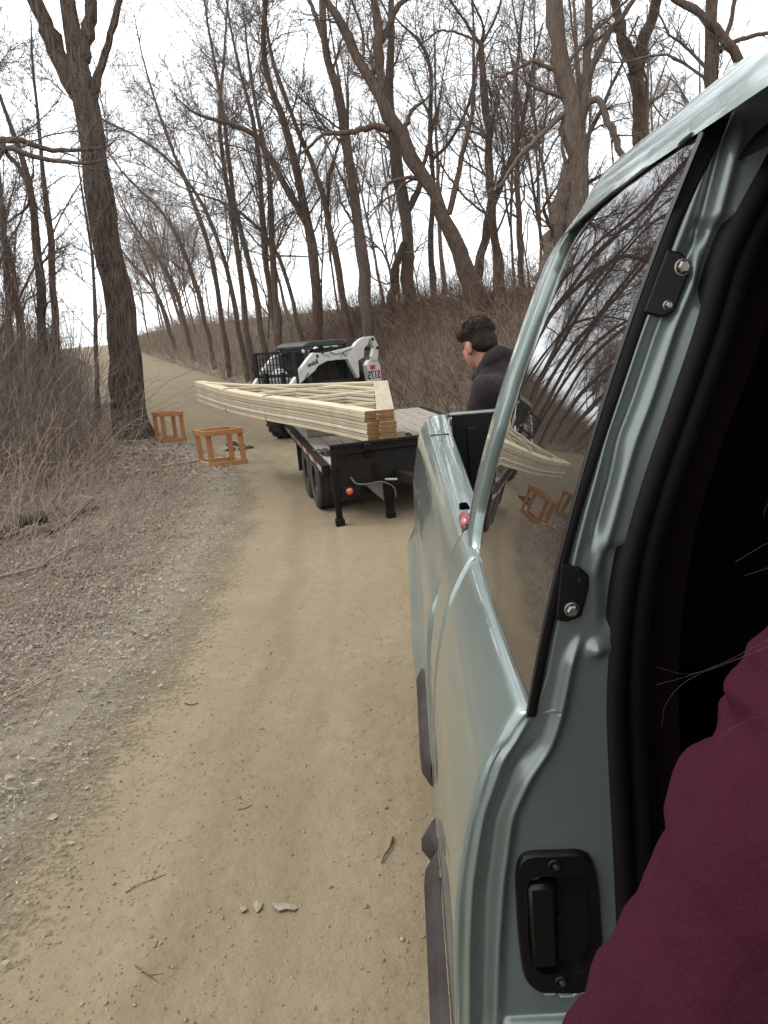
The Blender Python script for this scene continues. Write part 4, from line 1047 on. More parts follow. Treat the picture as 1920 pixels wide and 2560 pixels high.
# black side mouldings
for y0, y1, z0, z1, tk in ((1.73, 2.30, .55, .66, .030), (.30, 1.40, .55, .66, .034), (1.415, 1.52, .56, .645, .040)):
    mb = MB(); n = 24
    sec = [(-.002, z1), (-.5 * tk, z1 - .004), (-tk, z1 - .03), (-tk, z0 + .03), (-.5 * tk, z0 + .004), (-.002, z0)]
    Gx = []
    for y in np.linspace(y0, y1, n):
        e = min(1, (y - y0) / .06, (y1 - y) / .06); e = math.sqrt(max(.02, e)) if e < 1 else 1
        Gx.append([(-.004 + x * e, y, (z0 + z1) / 2 + (z - (z0 + z1) / 2) * (.6 + .4 * e)) for x, z in sec])
    mb.grid(np.array(Gx)).build('side_moulding', MOULD, truck, angle=40)
# ------------------------------------------------------------------ wood
def wood(name, c1, c2, c3): return mat(name, c1, .8, spec=.25, var=[(2.2, c2, .25), (9, c3, .3, 7)], bump=[(30, .25, .004)], stretch=(.5, 6, 6))
LUMBER = [wood('pine_lumber_%s' % n, a, b, c) for n, a, b, c in (('pale', (.53, .46, .33), (.58, .52, .40), (.44, .36, .23)), ('yellow', (.48, .395, .255), (.53, .455, .32), (.39, .30, .18)),
          ('weathered', (.36, .305, .225), (.42, .365, .275), (.28, .23, .16)))]
LUMBER_END = wood('stained_lumber_end', (.24, .12, .042), (.30, .16, .062), (.17, .08, .028))
ORANGE_WOOD = wood('orange_stained_pine', (.40, .175, .066), (.47, .235, .105), (.32, .128, .046))
ORANGE_PALE = wood('orange_stained_pine_pale', (.46, .27, .14), (.42, .215, .10), (.50, .33, .19))
PALE_BOARD = wood('weathered_board', (.33, .265, .175), (.37, .31, .215), (.26, .20, .13))
DECKW = wood('grey_deck_plank', (.27, .235, .20), (.32, .285, .245), (.20, .165, .14))
BLACKST = mat('black_painted_steel', (.006, .005, .0045), .5, spec=.2, var=[(4, (.009, .007, .006), .3), (30, (.012, .009, .007), .55)], bump=[(40, .1, .003)])
RUSTST = mat('rusty_black_steel', (.007, .0052, .0043), .75, spec=.1, var=[(6, (.013, .0085, .006), .3)], bump=[(40, .2, .003)])

def member(name, p0, p1, width, thick, m, parent, segs=1, zf=None, upv=(0, 0, 1), bev=.003, endmat=None, cut=None):
    """a length of lumber in its own frame: x along it"""
    p0, p1 = np.array(p0, float), np.array(p1, float); d = p1 - p0; L = np.linalg.norm(d); d /= L
    y = norm(np.cross(np.array(upv, float), d)); z = np.cross(d, y)
    wm = Matrix(((d[0], y[0], z[0], p0[0]), (d[1], y[1], z[1], p0[1]), (d[2], y[2], z[2], p0[2]), (0, 0, 0, 1)))
    xs = np.linspace(0, L, segs + 1); mb = MB(); w, t = width / 2, thick / 2; b = bev
    ring = [(-w + b, -t), (w - b, -t), (w, -t + b), (w, t - b), (w - b, t), (-w + b, t), (-w, t - b), (-w, -t + b)]
    V = []; n = len(ring)
    for i, x in enumerate(xs):
        dz = zf(x / L) if zf else 0
        for a, c in ring: V.append((x + ((cut[0] * a if i == 0 else cut[1] * a if i == segs else 0) if cut else 0), a, c + dz))
    F = [tuple(range(n))[::-1]] + [(i * n + j, i * n + (j + 1) % n, (i + 1) * n + (j + 1) % n, (i + 1) * n + j) for i in range(segs) for j in range(n)] + [tuple(range(segs * n, segs * n + n))]
    me = bpy.data.meshes.new(name); me.from_pydata(V, [], F); me.materials.append(m)
    if endmat:
        me.materials.append(endmat); me.polygons[0].material_index = 1; me.polygons[len(F) - 1].material_index = 1
    bm = bmesh.new(); bm.from_mesh(me); bmesh.ops.recalc_face_normals(bm, faces=bm.faces); bm.to_mesh(me); bm.free()
    return link_mesh(name, me, None, parent, wm)

# ------------------------------------------------------------------ flatbed trailer
TY = math.radians(14.0)                          # the trailer stands at an angle to the truck
td = np.array([-math.sin(TY), math.cos(TY), 0]); tn = np.array([math.cos(TY), math.sin(TY), 0])   # backwards / to the right
TL = at(806, 1166, 7.35); TL0 = np.array([TL[0], TL[1], 0])                                        # front left corner of the deck
DZ = float(TL[2]); SL = .022
TW, TLEN = 2.15, 3.95
def tp(u, v, z): return TL0 + tn * u + td * v + np.array([0, 0, z])     # u across, v back
def dz(v): return DZ + SL * v
trailer = thing('flatbed_trailer', 'black flatbed trailer hitched behind the pickup, carrying the truss stack', 'trailer', tuple(tp(TW / 2, 3.4, tz(*tp(TW / 2, 3.4, 0)[:2]))), TY)
npl = 11; pw = (TW - .16) / npl
for k in range(npl):
    member('deck_plank', tp(.08 + pw * (k + .5), .05, dz(.05) - .02), tp(.08 + pw * (k + .5), TLEN, dz(TLEN) - .02), pw - .008, .04, DECKW, trailer)
for u in (.035, TW - .035):
    MB().bar(tp(u, 0, dz(0) - .05), tp(u, TLEN, dz(TLEN) - .05), .07, .115, bev=.006).build('side_rail', RUSTST, trailer)
# red and white reflective tape along the left rail
TAPER, TAPEW = mat('red_reflective_tape', (.20, .045, .035), .4, var=[(30, (.10, .04, .03), .3)]), mat('white_reflective_tape', (.42, .38, .33), .4, var=[(30, (.22, .18, .15), .3)])
for k in range(12):
    v0 = .10 + k * .30
    MB().bar(tp(-.002, v0, dz(v0) - .05), tp(-.002, v0 + .29, dz(v0 + .29) - .05), .004, .05).build('reflective_tape', TAPER if k % 2 else TAPEW, trailer)
hb_t = dz(0) + .205
head = MB().box((tp(.085, -.03, 0) + tp(TW - .0, -.03, 0)) / 2 + np.array([0, 0, hb_t - .215]), (TW - .085, .02, .43), Matrix.Rotation(TY, 3, 'Z'), .004).build('front_panel', BLACKST, trailer)
MB().bar(tp(.085, -.05, hb_t - .012), tp(TW, -.05, hb_t - .012), .05, .03, bev=.004).build('top_flange', BLACKST, head)
MB().tube([tp(.20, -.075, hb_t - .10), tp(.55, -.08, hb_t - .085), tp(1.2, -.08, hb_t - .08), tp(TW, -.08, hb_t - .075)], .014, 8).build('winch_bar', RUSTST, head, smooth=True)
MB().cyl(tp(.20, -.04, hb_t - .11), tp(.20, -.12, hb_t - .11), .035, 14).build('bar_end', RUSTST, head, angle=40)
MB().box(tp(.45, -.085, hb_t - .05), (.07, .09, .07), Matrix.Rotation(TY, 3, 'Z'), .008).build('bracket', RUSTST, head)
MB().box(tp(.45, -.075, hb_t - .13), (.05, .06, .05), Matrix.Rotation(TY, 3, 'Z'), .008).build('bracket', RUSTST, head)
for q in (.52, 1.1, 1.5): MB().box(tp(q, -.046, hb_t - .30), (.07, .014, .16), Matrix.Rotation(TY, 3, 'Z'), .004).build('gusset_plate', RUSTST, head)
for u, zb, w in ((.10, .10, .06), (.62, .10, .075)):
    g = tz(*tp(u, -.04, 0)[:2])
    jl = MB().bar(tp(u, -.05, dz(0) - .02 if u < .2 else dz(0) - .20), tp(u + .01, -.06, g + .07), w, .07, up=tuple(td), bev=.008).build('jack_leg', RUSTST, trailer)
    MB().box(tp(u + .01, -.06, g + .04), (.09, .10, .08), Matrix.Rotation(TY, 3, 'Z'), .012).build('foot', RUSTST, jl)
MB().prism([tp(.58, -.03, dz(0) - .225), tp(.58, -.03, dz(0) - .42), tp(.40, -.03, dz(0) - .225)], td * .012).build('gusset', mat('dusty_steel', (.14, .12, .10), .7), trailer)
ml = MB().box(tp(.25, -.04, dz(0) - .275), (.20, .03, .11), Matrix.Rotation(TY, 3, 'Z'), .006).build('light_bracket', BLACKST, trailer)
MB().lathe([(.036, 0), (.036, -.010), (.028, -.017), (0, -.019)], tp(.235, -.055, dz(0) - .27), td, 20).build('marker_light', mat('orange_lens', (.62, .10, .025), .25, coat=1.0), ml, smooth=True)
MB().tube(smooth_curve([tp(.26, -.06, dz(0) - .13), tp(.31, -.08, dz(0) - .20), tp(.43, -.09, dz(0) - .215), tp(.56, -.09, dz(0) - .21), tp(.67, -.11, dz(0) - .27), tp(.69, -.11, dz(0) - .38)], 24), .010, 7).build('hose', mat('grey_hose', (.09, .085, .075), .5), trailer, smooth=True)
# tongue up to the hitch ball
hitch = np.array([1.0, 3.98, .60])
for u in (.72, 1.45):
    MB().bar(tp(u, .1, dz(0) - .16), hitch + np.array([(-.05 if u < 1 else .05), .12, -.08]), .07, .10, bev=.008).build('tongue', RUSTST, trailer)
MB().box(hitch + np.array([0, .06, -.03]), (.13, .26, .09), None, .02).build('coupler', RUSTST, trailer, angle=40)
MB().tube(smooth_curve([tp(.60, -.08, dz(0) - .19), tp(.85, -.3, dz(0) - .19), tp(1.1, -.9, dz(0) - .20), hitch + np.array([-.1, .4, -.02])], 20), .012, 7).build('air_line', mat('pale_cable', (.42, .40, .36), .45), trailer, smooth=True)
# chassis and wheels
for u in (.45, TW - .45):
    MB().bar(tp(u, .0, dz(0) - .17), tp(u, TLEN, dz(TLEN) - .17), .08, .16).build('chassis_beam', BLACKST, trailer)
for k in range(5): MB().bar(tp(.06, .3 + k * .7, dz(.3 + k * .7) - .10), tp(TW - .06, .3 + k * .7, dz(.3 + k * .7) - .10), .06, .07).build('cross_member', BLACKST, trailer)
for v in (1.0, 1.75):
    MB().cyl(tp(.12, v, .22), tp(TW - .12, v, .22), .035, 10).build('axle', BLACKST, trailer, smooth=True)
    for u, s in ((.125, -1), (TW - .125, 1)):
        p = tp(u, v, 0); R_ = .335; g = tz(p[0], p[1])
        w = MB().lathe([(.16, .10), (.28, .115), (R_ - .02, .10), (R_, .075), (R_, .03), (R_ - .010, .025), (R_ - .010, .012), (R_, .007), (R_, -.03), (R_ - .01, -.035), (R_ - .01, -.048), (R_, -.053), (R_, -.085), (R_ - .02, -.10), (.28, -.115), (.16, -.10)], (p[0], p[1], g + R_), tn, 36).build('wheel', TIRE, trailer, angle=30)
        MB().lathe([(.165, .09), (.15, .06), (.06, .05), (.05, .09), (0, .09)], (p[0], p[1], g + R_), tn * s, 24).build('rim', BLACKST, w, smooth=True)
MB().box(tp(.10, 2.28, dz(2.3) - .26), (.22, .025, .36), Matrix.Rotation(TY, 3, 'Z'), .005).build('mud_flap', RUBBER, trailer)
for k, (u, v, s, lab) in enumerate(((.18, .55, .8, 'dark lump of chain and dirt on the trailer deck edge'), (1.30, 3.6, 1.4, 'dark heap of tie-down straps lying on the trailer deck'), (1.16, 1.1, .9, 'small dark wad on the deck beside the truss ends'))):
    c = tp(u, v, dz(v)); r = np.random.default_rng(60 + k); mb = MB()
    for j in range(9):
        a = r.uniform(0, 6.28); q = c + np.array([math.cos(a) * .09 * s * r.random() * 1.6, math.sin(a) * .09 * s * r.random() * 1.6, .035 * s])
        pts = smooth_curve([q + r.normal(0, .05 * s, 3) * np.array([1, 1, .35]) for _ in range(4)], 9)
        pts[:, 2] = np.maximum(pts[:, 2], c[2] + .014)
        mb.tube(pts, .013 * s, 6)
    tag(mb.build('strap_heap', mat('grimy_strap', (.028, .02, .016), .9), None, smooth=True), lab, 'strap')

# ------------------------------------------------------------------ the stack of eight roof trusses
NZ = .635 + .04
PN, PL, PR = at(957, 1027, 7.42), at(497, 949, 12.2), at(948, 949, 9.2)
topplane_n = np.cross(PL - PN, PR - PN)
def on_top(px, py): return atplane(px, py, PN, topplane_n)
NL_, NT = 8, .0385
ordn = ['top', 'second from top', 'third from top', 'fourth from top', 'fifth from top', 'sixth from top', 'seventh from top', 'bottom']
aN, aL, aR = PN.copy(), PL.copy(), PR.copy()
chords = [('bottom_chord', on_top(930, 1026), on_top(499, 951), .155, 14), ('top_chord', on_top(500, 952), on_top(946, 949.5), .13, 8), ('heel_chord', on_top(962, 1023), on_top(950, 948), .17, 5)]
webs = [(on_top(655, 953), on_top(941, 985)), (on_top(795, 950), on_top(941, 967)), (on_top(648, 969), on_top(850, 956)), (on_top(728, 990), on_top(941, 971)), (on_top(838, 1011), on_top(941, 1003)), (on_top(560, 961), on_top(660, 953))]
dirNL = norm(PL - PN); lenNL = np.linalg.norm(PL - PN)
def sag(p):
    t = float(np.clip(np.dot(p - PN, dirNL) / lenNL, 0, 1)); return -.045 * math.sin(math.pi * t) + .02 * math.sin(2 * math.pi * t)
rw = np.random.default_rng(17)
trusses = []
for k in range(NL_):
    off = np.array([rw.normal(0, .003), rw.normal(0, .003), -(k + .5) * NT])
    slip = dirNL * rw.normal(0, .006)
    if 3 <= k: slip = slip + np.array([.008, -.004, 0]) - dirNL * .022
    root = thing('roof_truss', '%s pale pine roof truss of the stack of eight lying on the trailer' % ordn[k], 'truss', tuple(PN + off), 0, 'roof trusses stacked on the trailer')
    def zf_for(p0, p1): return lambda s: sag(p0 + (p1 - p0) * s)
    lm = LUMBER[[0, 1, 2, 1, 2, 0, 2, 1][k]]
    for j, (nm, a, b, w, sg) in enumerate(chords):
        # the chords butt: keep each clear of the next by a hair
        e = .0006 * j
        dzk = np.array([0, 0, -e])
        member(nm, a + off + slip + dzk, b + off + slip + dzk, w, NT - .0046 - 2 * e, LUMBER[(k + j) % 3] if j else lm, root, sg, zf_for(a, b), endmat=LUMBER_END, cut=((.35, .4) if j == 0 else None))
    for a, b in webs:
        member('web', a + off + slip + np.array([0, 0, -.002]), b + off + slip + np.array([0, 0, -.002]), .075, NT - .008, LUMBER[int(rw.integers(0, 3))], root, 4, zf_for(a, b))
    trusses.append(root)
# bearers under the stack and steel bands round it
for j, (s, lab) in enumerate(((.30, 'timber bearer under the near end of the truss stack'), (.62, 'timber bearer under the middle of the truss stack'))):
    c = PN + dirNL * lenNL * .30 * (j + .35); zt = c[2] + sag(c) - NL_ * NT - .004
    v = float(np.dot(c - TL0, td)); zb = dz(v) + .002
    if zt - zb > .015:
        uc = float(np.dot(c - TL0, tn))
        u0 = max(.12, uc + .02); q0, q1 = tp(u0, v, (zt + zb) / 2), tp(u0 + .5, v, (zt + zb) / 2)
        tag(member('bearer', q0, q1, .09, zt - zb - .003, LUMBER[2], None), lab, 'timber')
BANDM = mat('steel_band', (.06, .05, .045), .45, metallic=.7)
for (pa, lab) in (((650, 988), 'dark steel band round the middle of the truss stack'), ((566, 963), 'dark steel band round the far left end of the truss stack')):
    c = on_top(*pa); t = np.dot(c - PN, dirNL); q = PN + dirNL * t; sd_ = norm(np.cross(dirNL, (0, 0, 1.0)));
    sd_ = -sd_ if np.dot(sd_, PR - PN) > 0 else sd_
    zt = q[2] + sag(q); a0 = on_top(930, 1026) + dirNL * (t - 0) ; w = .155 / 2 + .008
    base = chords[0][1] + (chords[0][2] - chords[0][1]) * (t / lenNL)
    A = base + sd_ * w; B = base - sd_ * (w + .02)
    zA, zB = base[2] + sag(base) + .006, base[2] + sag(base) - NL_ * NT - .006
    loop = [np.array([A[0], A[1], zA]), np.array([A[0], A[1], (zA + zB) / 2]), np.array([A[0], A[1], zB]), np.array([B[0], B[1], zB]), np.array([B[0], B[1], zA]), np.array([A[0], A[1], zA])]
    tag(MB().tube(np.array(loop), .006, 5).build('steel_band', BANDM, None), lab, 'band')

# ------------------------------------------------------------------ skid steer loader behind the trailer
LC = np.array([-1.82, 16.3]); LROT = math.radians(225)
lz = tz(*LC)
loader = thing('skid_steer_loader', 'white and black skid steer loader with raised arms and pallet fork guard', 'loader', (LC[0], LC[1], lz), LROT)
LF = np.array([math.cos(LROT), math.sin(LROT), 0]); LN = np.array([-math.sin(LROT), math.cos(LROT), 0]); LO = np.array([LC[0], LC[1], lz])
WHITE = mat('white_loader_paint', (.62, .62, .60), .4, spec=.5, coat=.3, var=[(4, (.57, .56, .53), .2), (25, (.50, .48, .44), .3)])
DARKG = mat('dark_green_black_paint', (.022, .028, .024), .45, var=[(6, (.04, .046, .04), .2)])
LBLK = mat('loader_black', (.007, .006, .0055), .6, spec=.3, var=[(8, (.014, .012, .010), .3)])
REDP = mat('red_decal', (.55, .04, .04), .4)
def lw(u, v, z): return LO + LF * u + LN * v + np.array([0, 0, z])
def z3(a, b, v=.68):                               # photograph zoom point on the near side of the loader -> (u, z)
    p = atplane(620 + .217 * a, 820 + .2169 * b, LO + LN * v, LN) - LO
    return float(np.dot(p, LF)), float(p[2])
body = MB().box((-.10, 0, .52), (1.75, .86, .62), None, .04).build('chassis', LBLK, loader, local=True, angle=40)
hood = MB().box((-.86, 0, 1.00), (.62, .96, .62), None, .06).build('engine_cover', LBLK, loader, local=True, angle=40)
mb = MB()
for k in range(6): mb.box((-1.18, 0, .80 + k * .07), (.012, .60, .02))
mb.build('grille', LBLK, hood, local=True)
# cab: posts, roof, screens
cab = MB(); cu0, cu1, cv, cz0, cz1 = -.52, .54, .43, .80, 1.93
for u in (cu0, cu1 - .03):
    for v in (-cv, cv): cab.bar((u, v, cz0), (u + (.06 if u > 0 else 0), v * .97, cz1 - .05), .08, .08)
cab.box((cu0 + .53, -cv, .98), (1.0, .03, .36)); cab.box((cu0 + .53, cv, .98), (1.0, .03, .36)); cab.box((cu0, 0, 1.05), (.04, .86, .5))
cab.bar((cu1, -cv, 1.82), (cu1, cv, 1.82), .07, .08); cab.bar((cu1 + .02, -cv, .84), (cu1 + .02, cv, .84), .07, .10)
cabo = cab.build('cab_frame', DARKG, loader, local=True)
rf = MB().prism([(cu0 - .05, -.47, 1.86), (cu0 - .05, -.47, 1.95), (cu0 + .2, -.47, 1.985), (cu1 - .05, -.47, 1.985), (cu1 + .10, -.47, 1.93), (cu1 + .12, -.47, 1.87)], (0, .94, 0)).build('roof', DARKG, cabo, local=True)
bv = rf.modifiers.new('bev', 'BEVEL'); bv.width = .025; bv.segments = 2
MB().box((cu0 + .53, .425, 1.50), (.92, .006, .66)).build('side_window', mat('loader_dark_glass', (.015, .017, .015), .08, ior=1.6), cabo, local=True)
mb = MB()
for k in range(12): mb.box((cu0 + .09 + k * .08, .436, 1.50), (.010, .008, .66))
for k in range(4): mb.box((cu0 + .53, .436, 1.24 + k * .17), (.92, .008, .010))
mb.build('side_screen', LBLK, cabo, local=True)
fw = MB().box((cu1 + .01, 0, 1.42), (.012, .76, .74)).build('front_door', MATS['loader_dark_glass'], cabo, local=True)
mb = MB()
for k in range(9): mb.box((cu1 + .022, -.34 + k * .085, 1.42), (.01, .010, .74))
for k in range(3): mb.box((cu1 + .022, 0, 1.15 + k * .27), (.01, .76, .012))
mb.build('door_grille', DARKG, fw, local=True)
mb = MB(); mb.box((.1, 0, 1.05), (.45, .5, .12), None, .03); mb.box((-.12, 0, 1.35), (.12, .48, .55), None, .03); mb.build('operator_seat', LBLK, cabo, local=True)
for v in (.40, -.40):
    MB().lathe([(.045, 0), (.05, .02), (0, .03)], (cu1 + .06, v, 1.80), (1, 0, 0), 12).build('work_lamp', WHITEL, cabo, local=True, smooth=True)
# lift arms, traced from their side view
arm_px = [(745, 285), (880, 290), (1050, 250), (1215, 210), (1245, 165), (1290, 125), (1350, 100), (1390, 120), (1380, 185), (1335, 235), (1330, 335), (1265, 375), (1280, 560), (1262, 582), (1215, 500), (1140, 360), (1020, 368), (900, 385), (800, 440), (770, 490), (640, 600), (520, 720), (450, 715), (560, 540), (600, 470), (690, 350)]
arm = [z3(a, b) for a, b in arm_px]
link_px = [(1385, 95), (1430, 92), (1462, 150), (1492, 220), (1480, 365), (1428, 370), (1418, 330), (1440, 230), (1400, 150)]
tower_px = [(1388, 385), (1410, 365), (1475, 365), (1505, 395), (1522, 440), (1535, 640), (1545, 900), (1360, 900), (1375, 600), (1370, 430)]
for s in (1, -1):
    v0, v1 = (.60, .70) if s > 0 else (-.70, -.60)
    a_ = MB().prism([(u, v0, z) for u, z in arm], (0, v1 - v0, 0)).build('lift_arm', WHITE, loader, local=True)
    bv = a_.modifiers.new('bev', 'BEVEL'); bv.width = .012; bv.segments = 2
    l_ = MB().prism([(u, v0 + .02, z) for u, z in [z3(a, b) for a, b in link_px]], (0, v1 - v0, 0)).build('arm_link', WHITE, loader, local=True)
    for q in ((1412, 130), (1470, 228), (1370, 235)):
        u, z = z3(*q); MB().cyl((u, v0, z), (u, v1 + .045 * s + .02 * (s > 0), z), .030, 12).build('pivot_pin', LBLK, l_, local=True, smooth=True)
    t_ = MB().prism([(u, v0 - .04, z) for u, z in [z3(a, b) for a, b in tower_px]], (0, .13, 0)).build('tail_upright', WHITE, loader, local=True)
    u0, z0 = z3(1280, 385); u1, z1 = z3(1330, 640)
    c_ = MB().cyl((u0, (v0 + v1) / 2 + .06 * s, z0), (u1, (v0 + v1) / 2 + .06 * s, z1), .035, 12).build('lift_cylinder', LBLK, loader, local=True, smooth=True)
    if s > 0:
        u, z = z3(1432, 452); MB().box((u, v1 - .008, z), (.14, .006, .095)).build('red_label', REDP, t_, local=True)
        MB().box((z3(1548, 520)[0], v1 - .08, z3(1548, 520)[1]), (.03, .06, .34)).build('tail_lamp', REDP, t_, local=True)
        for k, (pa, pb, wd) in enumerate((((690, 520), (650, 575), .02), ((1060, 335), (1095, 290), .012), ((1095, 290), (1115, 335), .012), ((1115, 335), (1135, 290), .012), ((845, 300), (940, 335), .010), ((800, 340), (780, 310), .05))):
            (ua, za), (ub, zb) = z3(*pa), z3(*pb); MB().bar((ua, v1 + .0035, za), (ub, v1 + .0035, zb), .005, wd, up=(0, 1, 0) if False else (0, 0, 1)).build('arm_decal', LBLK, a_, local=True)
        pts = smooth_curve([(u, v1 + .02, z) for u, z in [z3(*q) for q in ((830, 300), (900, 262), (980, 300), (1060, 290), (1180, 240))]], 20); MB().tube(pts, .008, 6).build('hydraulic_hose', LBLK, a_, local=True, smooth=True)
# lettering, mirrored as in the picture
def lettering(txt, pc, height, tilt, parent, mirror=True, v=.705):
    cu = bpy.data.curves.new('lettering', 'FONT'); cu.body = txt; cu.size = height * 1.42; cu.align_x = 'CENTER'; cu.align_y = 'CENTER'; cu.extrude = .002; cu.offset = height * .035
    o = bpy.data.objects.new('lettering', cu); COL.objects.link(o); cu.materials.append(mat('black_lettering', (.012, .012, .012), .5))
    u, z = z3(*pc); P = lw(u, v, z)
    # seen from the near side the machine's front points left: x of the text runs to the rear
    X, Y, Zn = -LF, np.array([0, 0, 1.0]), LN
    m = Matrix(((X[0], Y[0], Zn[0], P[0]), (X[1], Y[1], Zn[1], P[1]), (X[2], Y[2], Zn[2], P[2]), (0, 0, 0, 1)))
    m = m @ Matrix.Rotation(tilt, 4, 'Z') @ Matrix.Diagonal((-.82 if mirror else .82, 1, 1, 1))
    bpy.context.view_layer.update()
    me = bpy.data.meshes.new_from_object(o.evaluated_get(bpy.context.evaluated_depsgraph_get()))
    bpy.data.objects.remove(o, do_unlink=True)
    if not me.materials: me.materials.append(MATS['black_lettering'])
    return link_mesh('lettering', me, None, parent, m)
tw_ = [c for c in loader.children if c.name.startswith('tail_upright')][0]
am_ = [c for c in loader.children if c.name.startswith('lift_arm')][0]
lettering('S175', (1447, 545), .165, math.radians(0), tw_, v=.694)
lettering('Bobcat', (738, 408), .085, math.radians(12), am_)
# wheels
for u in (.52, -.48):
    for v in (.60, -.60):
        R_ = .41; s = 1 if v > 0 else -1
        w = MB().lathe([(.22, .12), (.33, .14), (R_ - .03, .13), (R_, .10), (R_, -.10), (R_ - .03, -.13), (.33, -.14), (.22, -.12)], (u, v, R_ - .01), (0, 1, 0), 32)
        for k in range(18):
            a = k * 2 * math.pi / 18
            for h in (-1, 1): w.bar((u + math.cos(a) * R_, v + .01 * h, R_ - .01 + math.sin(a) * R_), (u + math.cos(a + .22) * R_, v + .125 * h, R_ - .01 + math.sin(a + .22) * R_), .035, .03, up=(math.cos(a), 0, math.sin(a)))
        w = w.build('wheel', TIRE, loader, local=True, angle=35)
        MB().lathe([(.23, .10), (.20, .04), (.09, .03), (.08, .07), (0, .07)], (u, v, R_ - .01), (0, s, 0), 20).build('rim', WHITE, w, local=True, smooth=True)
# fork carriage: load guard of bars, forks
gu = 1.06; gz0, gz1, gw = 1.00, 1.82, .66
gd = MB()
for v in (-gw, gw): gd.box((gu, v, (gz0 + gz1) / 2), (.05, .13, gz1 - gz0), None, .006)
gd.box((gu, 0, gz1), (.05, 2 * gw, .045)); gd.box((gu, 0, gz0 + .06), (.06, 2 * gw, .12)); gd.box((gu, 0, gz0 + .36), (.05, 2 * gw, .06))
gdo = gd.build('load_guard', LBLK, loader, local=True)
for k in range(10): MB().box((gu, -gw + .16 + k * .115, (gz0 + gz1) / 2), (.022, .018, gz1 - gz0)).build('guard_bar', LBLK, gdo, local=True)
for k in range(3): MB().box((gu - .005, 0, gz0 + .46 + k * .12), (.018, 2 * gw, .016)).build('guard_bar', LBLK, gdo, local=True)
for v in (-.3, .3):
    fk = MB().box((gu + .05, v, gz0 + .2), (.05, .10, .46)); fk.prism([(gu + .05, v - .05, gz0 - .03), (gu + 1.0, v - .05, gz0 - .03), (gu + 1.0, v - .05, gz0 - .015), (gu + .05, v - .05, gz0 + .02)], (0, .10, 0))
    fk.build('fork', LBLK, loader, local=True)
MB().box((gu - .12, 0, gz0 + .10), (.16, 1.0, .40), None, .03).build('quick_attach_plate', WHITE, loader, local=True)
for v in (-.45, .45): MB().cyl((gu - .2, v, gz0 + .15), (gu - .35, v, 1.45), .04, 10).build('tilt_cylinder', WHITE, loader, local=True, smooth=True)
# white bulbous work cover seen through the bars
MB().ball((gu - .30, -.30, 1.20), (.22, .26, .30), 14).build('front_cowl', WHITE, loader, local=True, smooth=True)

# ------------------------------------------------------------------ two stained timber frames, a board, clods
def crate_frame(name, label, corner, xd, yd, size, h, tilt=0, group=None):
    c0 = np.array(corner); g = tz(c0[0], c0[1]); root = thing(name, label, 'wooden frame', (c0[0], c0[1], g), 0, group)
    xd, yd = np.array([*norm(np.array(xd, float)), 0]), np.array([*norm(np.array(yd, float)), 0]); a, b = size
    up = norm(np.array([0, 0, 1.0]) - xd * tilt)
    def P(i, j, k): return c0[:2].tolist() and (np.array([c0[0], c0[1], g + .0]) + xd * i + yd * j + up * k)
    t, w = .038, .088
    for k in (w / 2, h - w / 2):                                       # rails: front, back, left, right
        for j in (t / 2, b - t / 2): member('rail', P(0, j, k), P(a, j, k), w, t, ORANGE_WOOD, root, upv=tuple(yd))
        for i in (t / 2, a - t / 2): member('rail', P(i, 2 * t + .008, k), P(i, b - 2 * t - .008, k), w, t, ORANGE_PALE if k < .2 else ORANGE_WOOD, root, upv=tuple(xd))
    for i in (w / 2 + .003, a - w / 2 - .003):
        for j in (t * 1.5 + .003, b - t * 1.5 - .003): member('post', P(i, j, .004), P(i, j, h - .004), w, t, ORANGE_WOOD, root, upv=tuple(yd))
    return root
nf0, nf1 = atz(529, 1170, -.20), atz(622, 1158, -.20)
fx = norm((nf1 - nf0)[:2]); fy = np.array([-fx[1], fx[0]])
crate_frame('timber_frame', 'open orange stained timber frame standing nearer the camera at the road edge', nf0, fx, fy * .95 - fx * .30, (.62, .60), .62, .03)
ff0, ff1 = atz(412, 1104, -.25), atz(471, 1103, -.25)
fx2 = norm((ff1 - ff0)[:2]); fy2 = np.array([-fx2[1], fx2[0]])
crate_frame('timber_frame', 'open timber frame farther off, right beside the thick forked trunk', ff0, (.985, -.17), (-.62, .78), (.56, .60), .68)
b0, b1 = atz(392, 1178, -.19), atz(505, 1152, -.20)
b0[2], b1[2] = tz(b0[0], b0[1]) + .035, tz(b1[0], b1[1]) + .05
tag(member('board', b0, b1, .09, .038, PALE_BOARD, None), 'pale loose board lying on dead leaves against the nearer frame', 'board')
CLOD = mat('dark_clod', (.035, .027, .02), .95, bump=[(40, .6, .01)])
for k, (a, b, s, lab) in enumerate(((578, 1108, 1.2, 'dark dirt clod on the road seen through the nearer frame, uppermost'), (600, 1110, .9, 'dark dirt clod on the road right of the uppermost clod'), (575, 1124, 1.1, 'dark dirt clod on the road seen through the nearer frame, lowest'), (604, 1122, .8, 'dark dirt clod close to the right post of the nearer frame'), (621, 1116, .9, 'dark dirt clod showing just right of the nearer frame'))):
    p = atz(a, b, -.22); g = tz(p[0], p[1]); r = np.random.default_rng(90 + k); mb = MB().ball((0, 0, 0), (.10 * s, .055 * s, .045 * s), 10)
    mb.v = [tuple(np.array(v) * (1 + .25 * r.normal())) for v in mb.v]
    mb.v = [(v[0] + p[0], v[1] + p[1], max(v[2], -.015) + g + .02) for v in mb.v]
    tag(mb.build('dirt_clod', CLOD, None), lab, 'clod', 'dirt clods on the road')

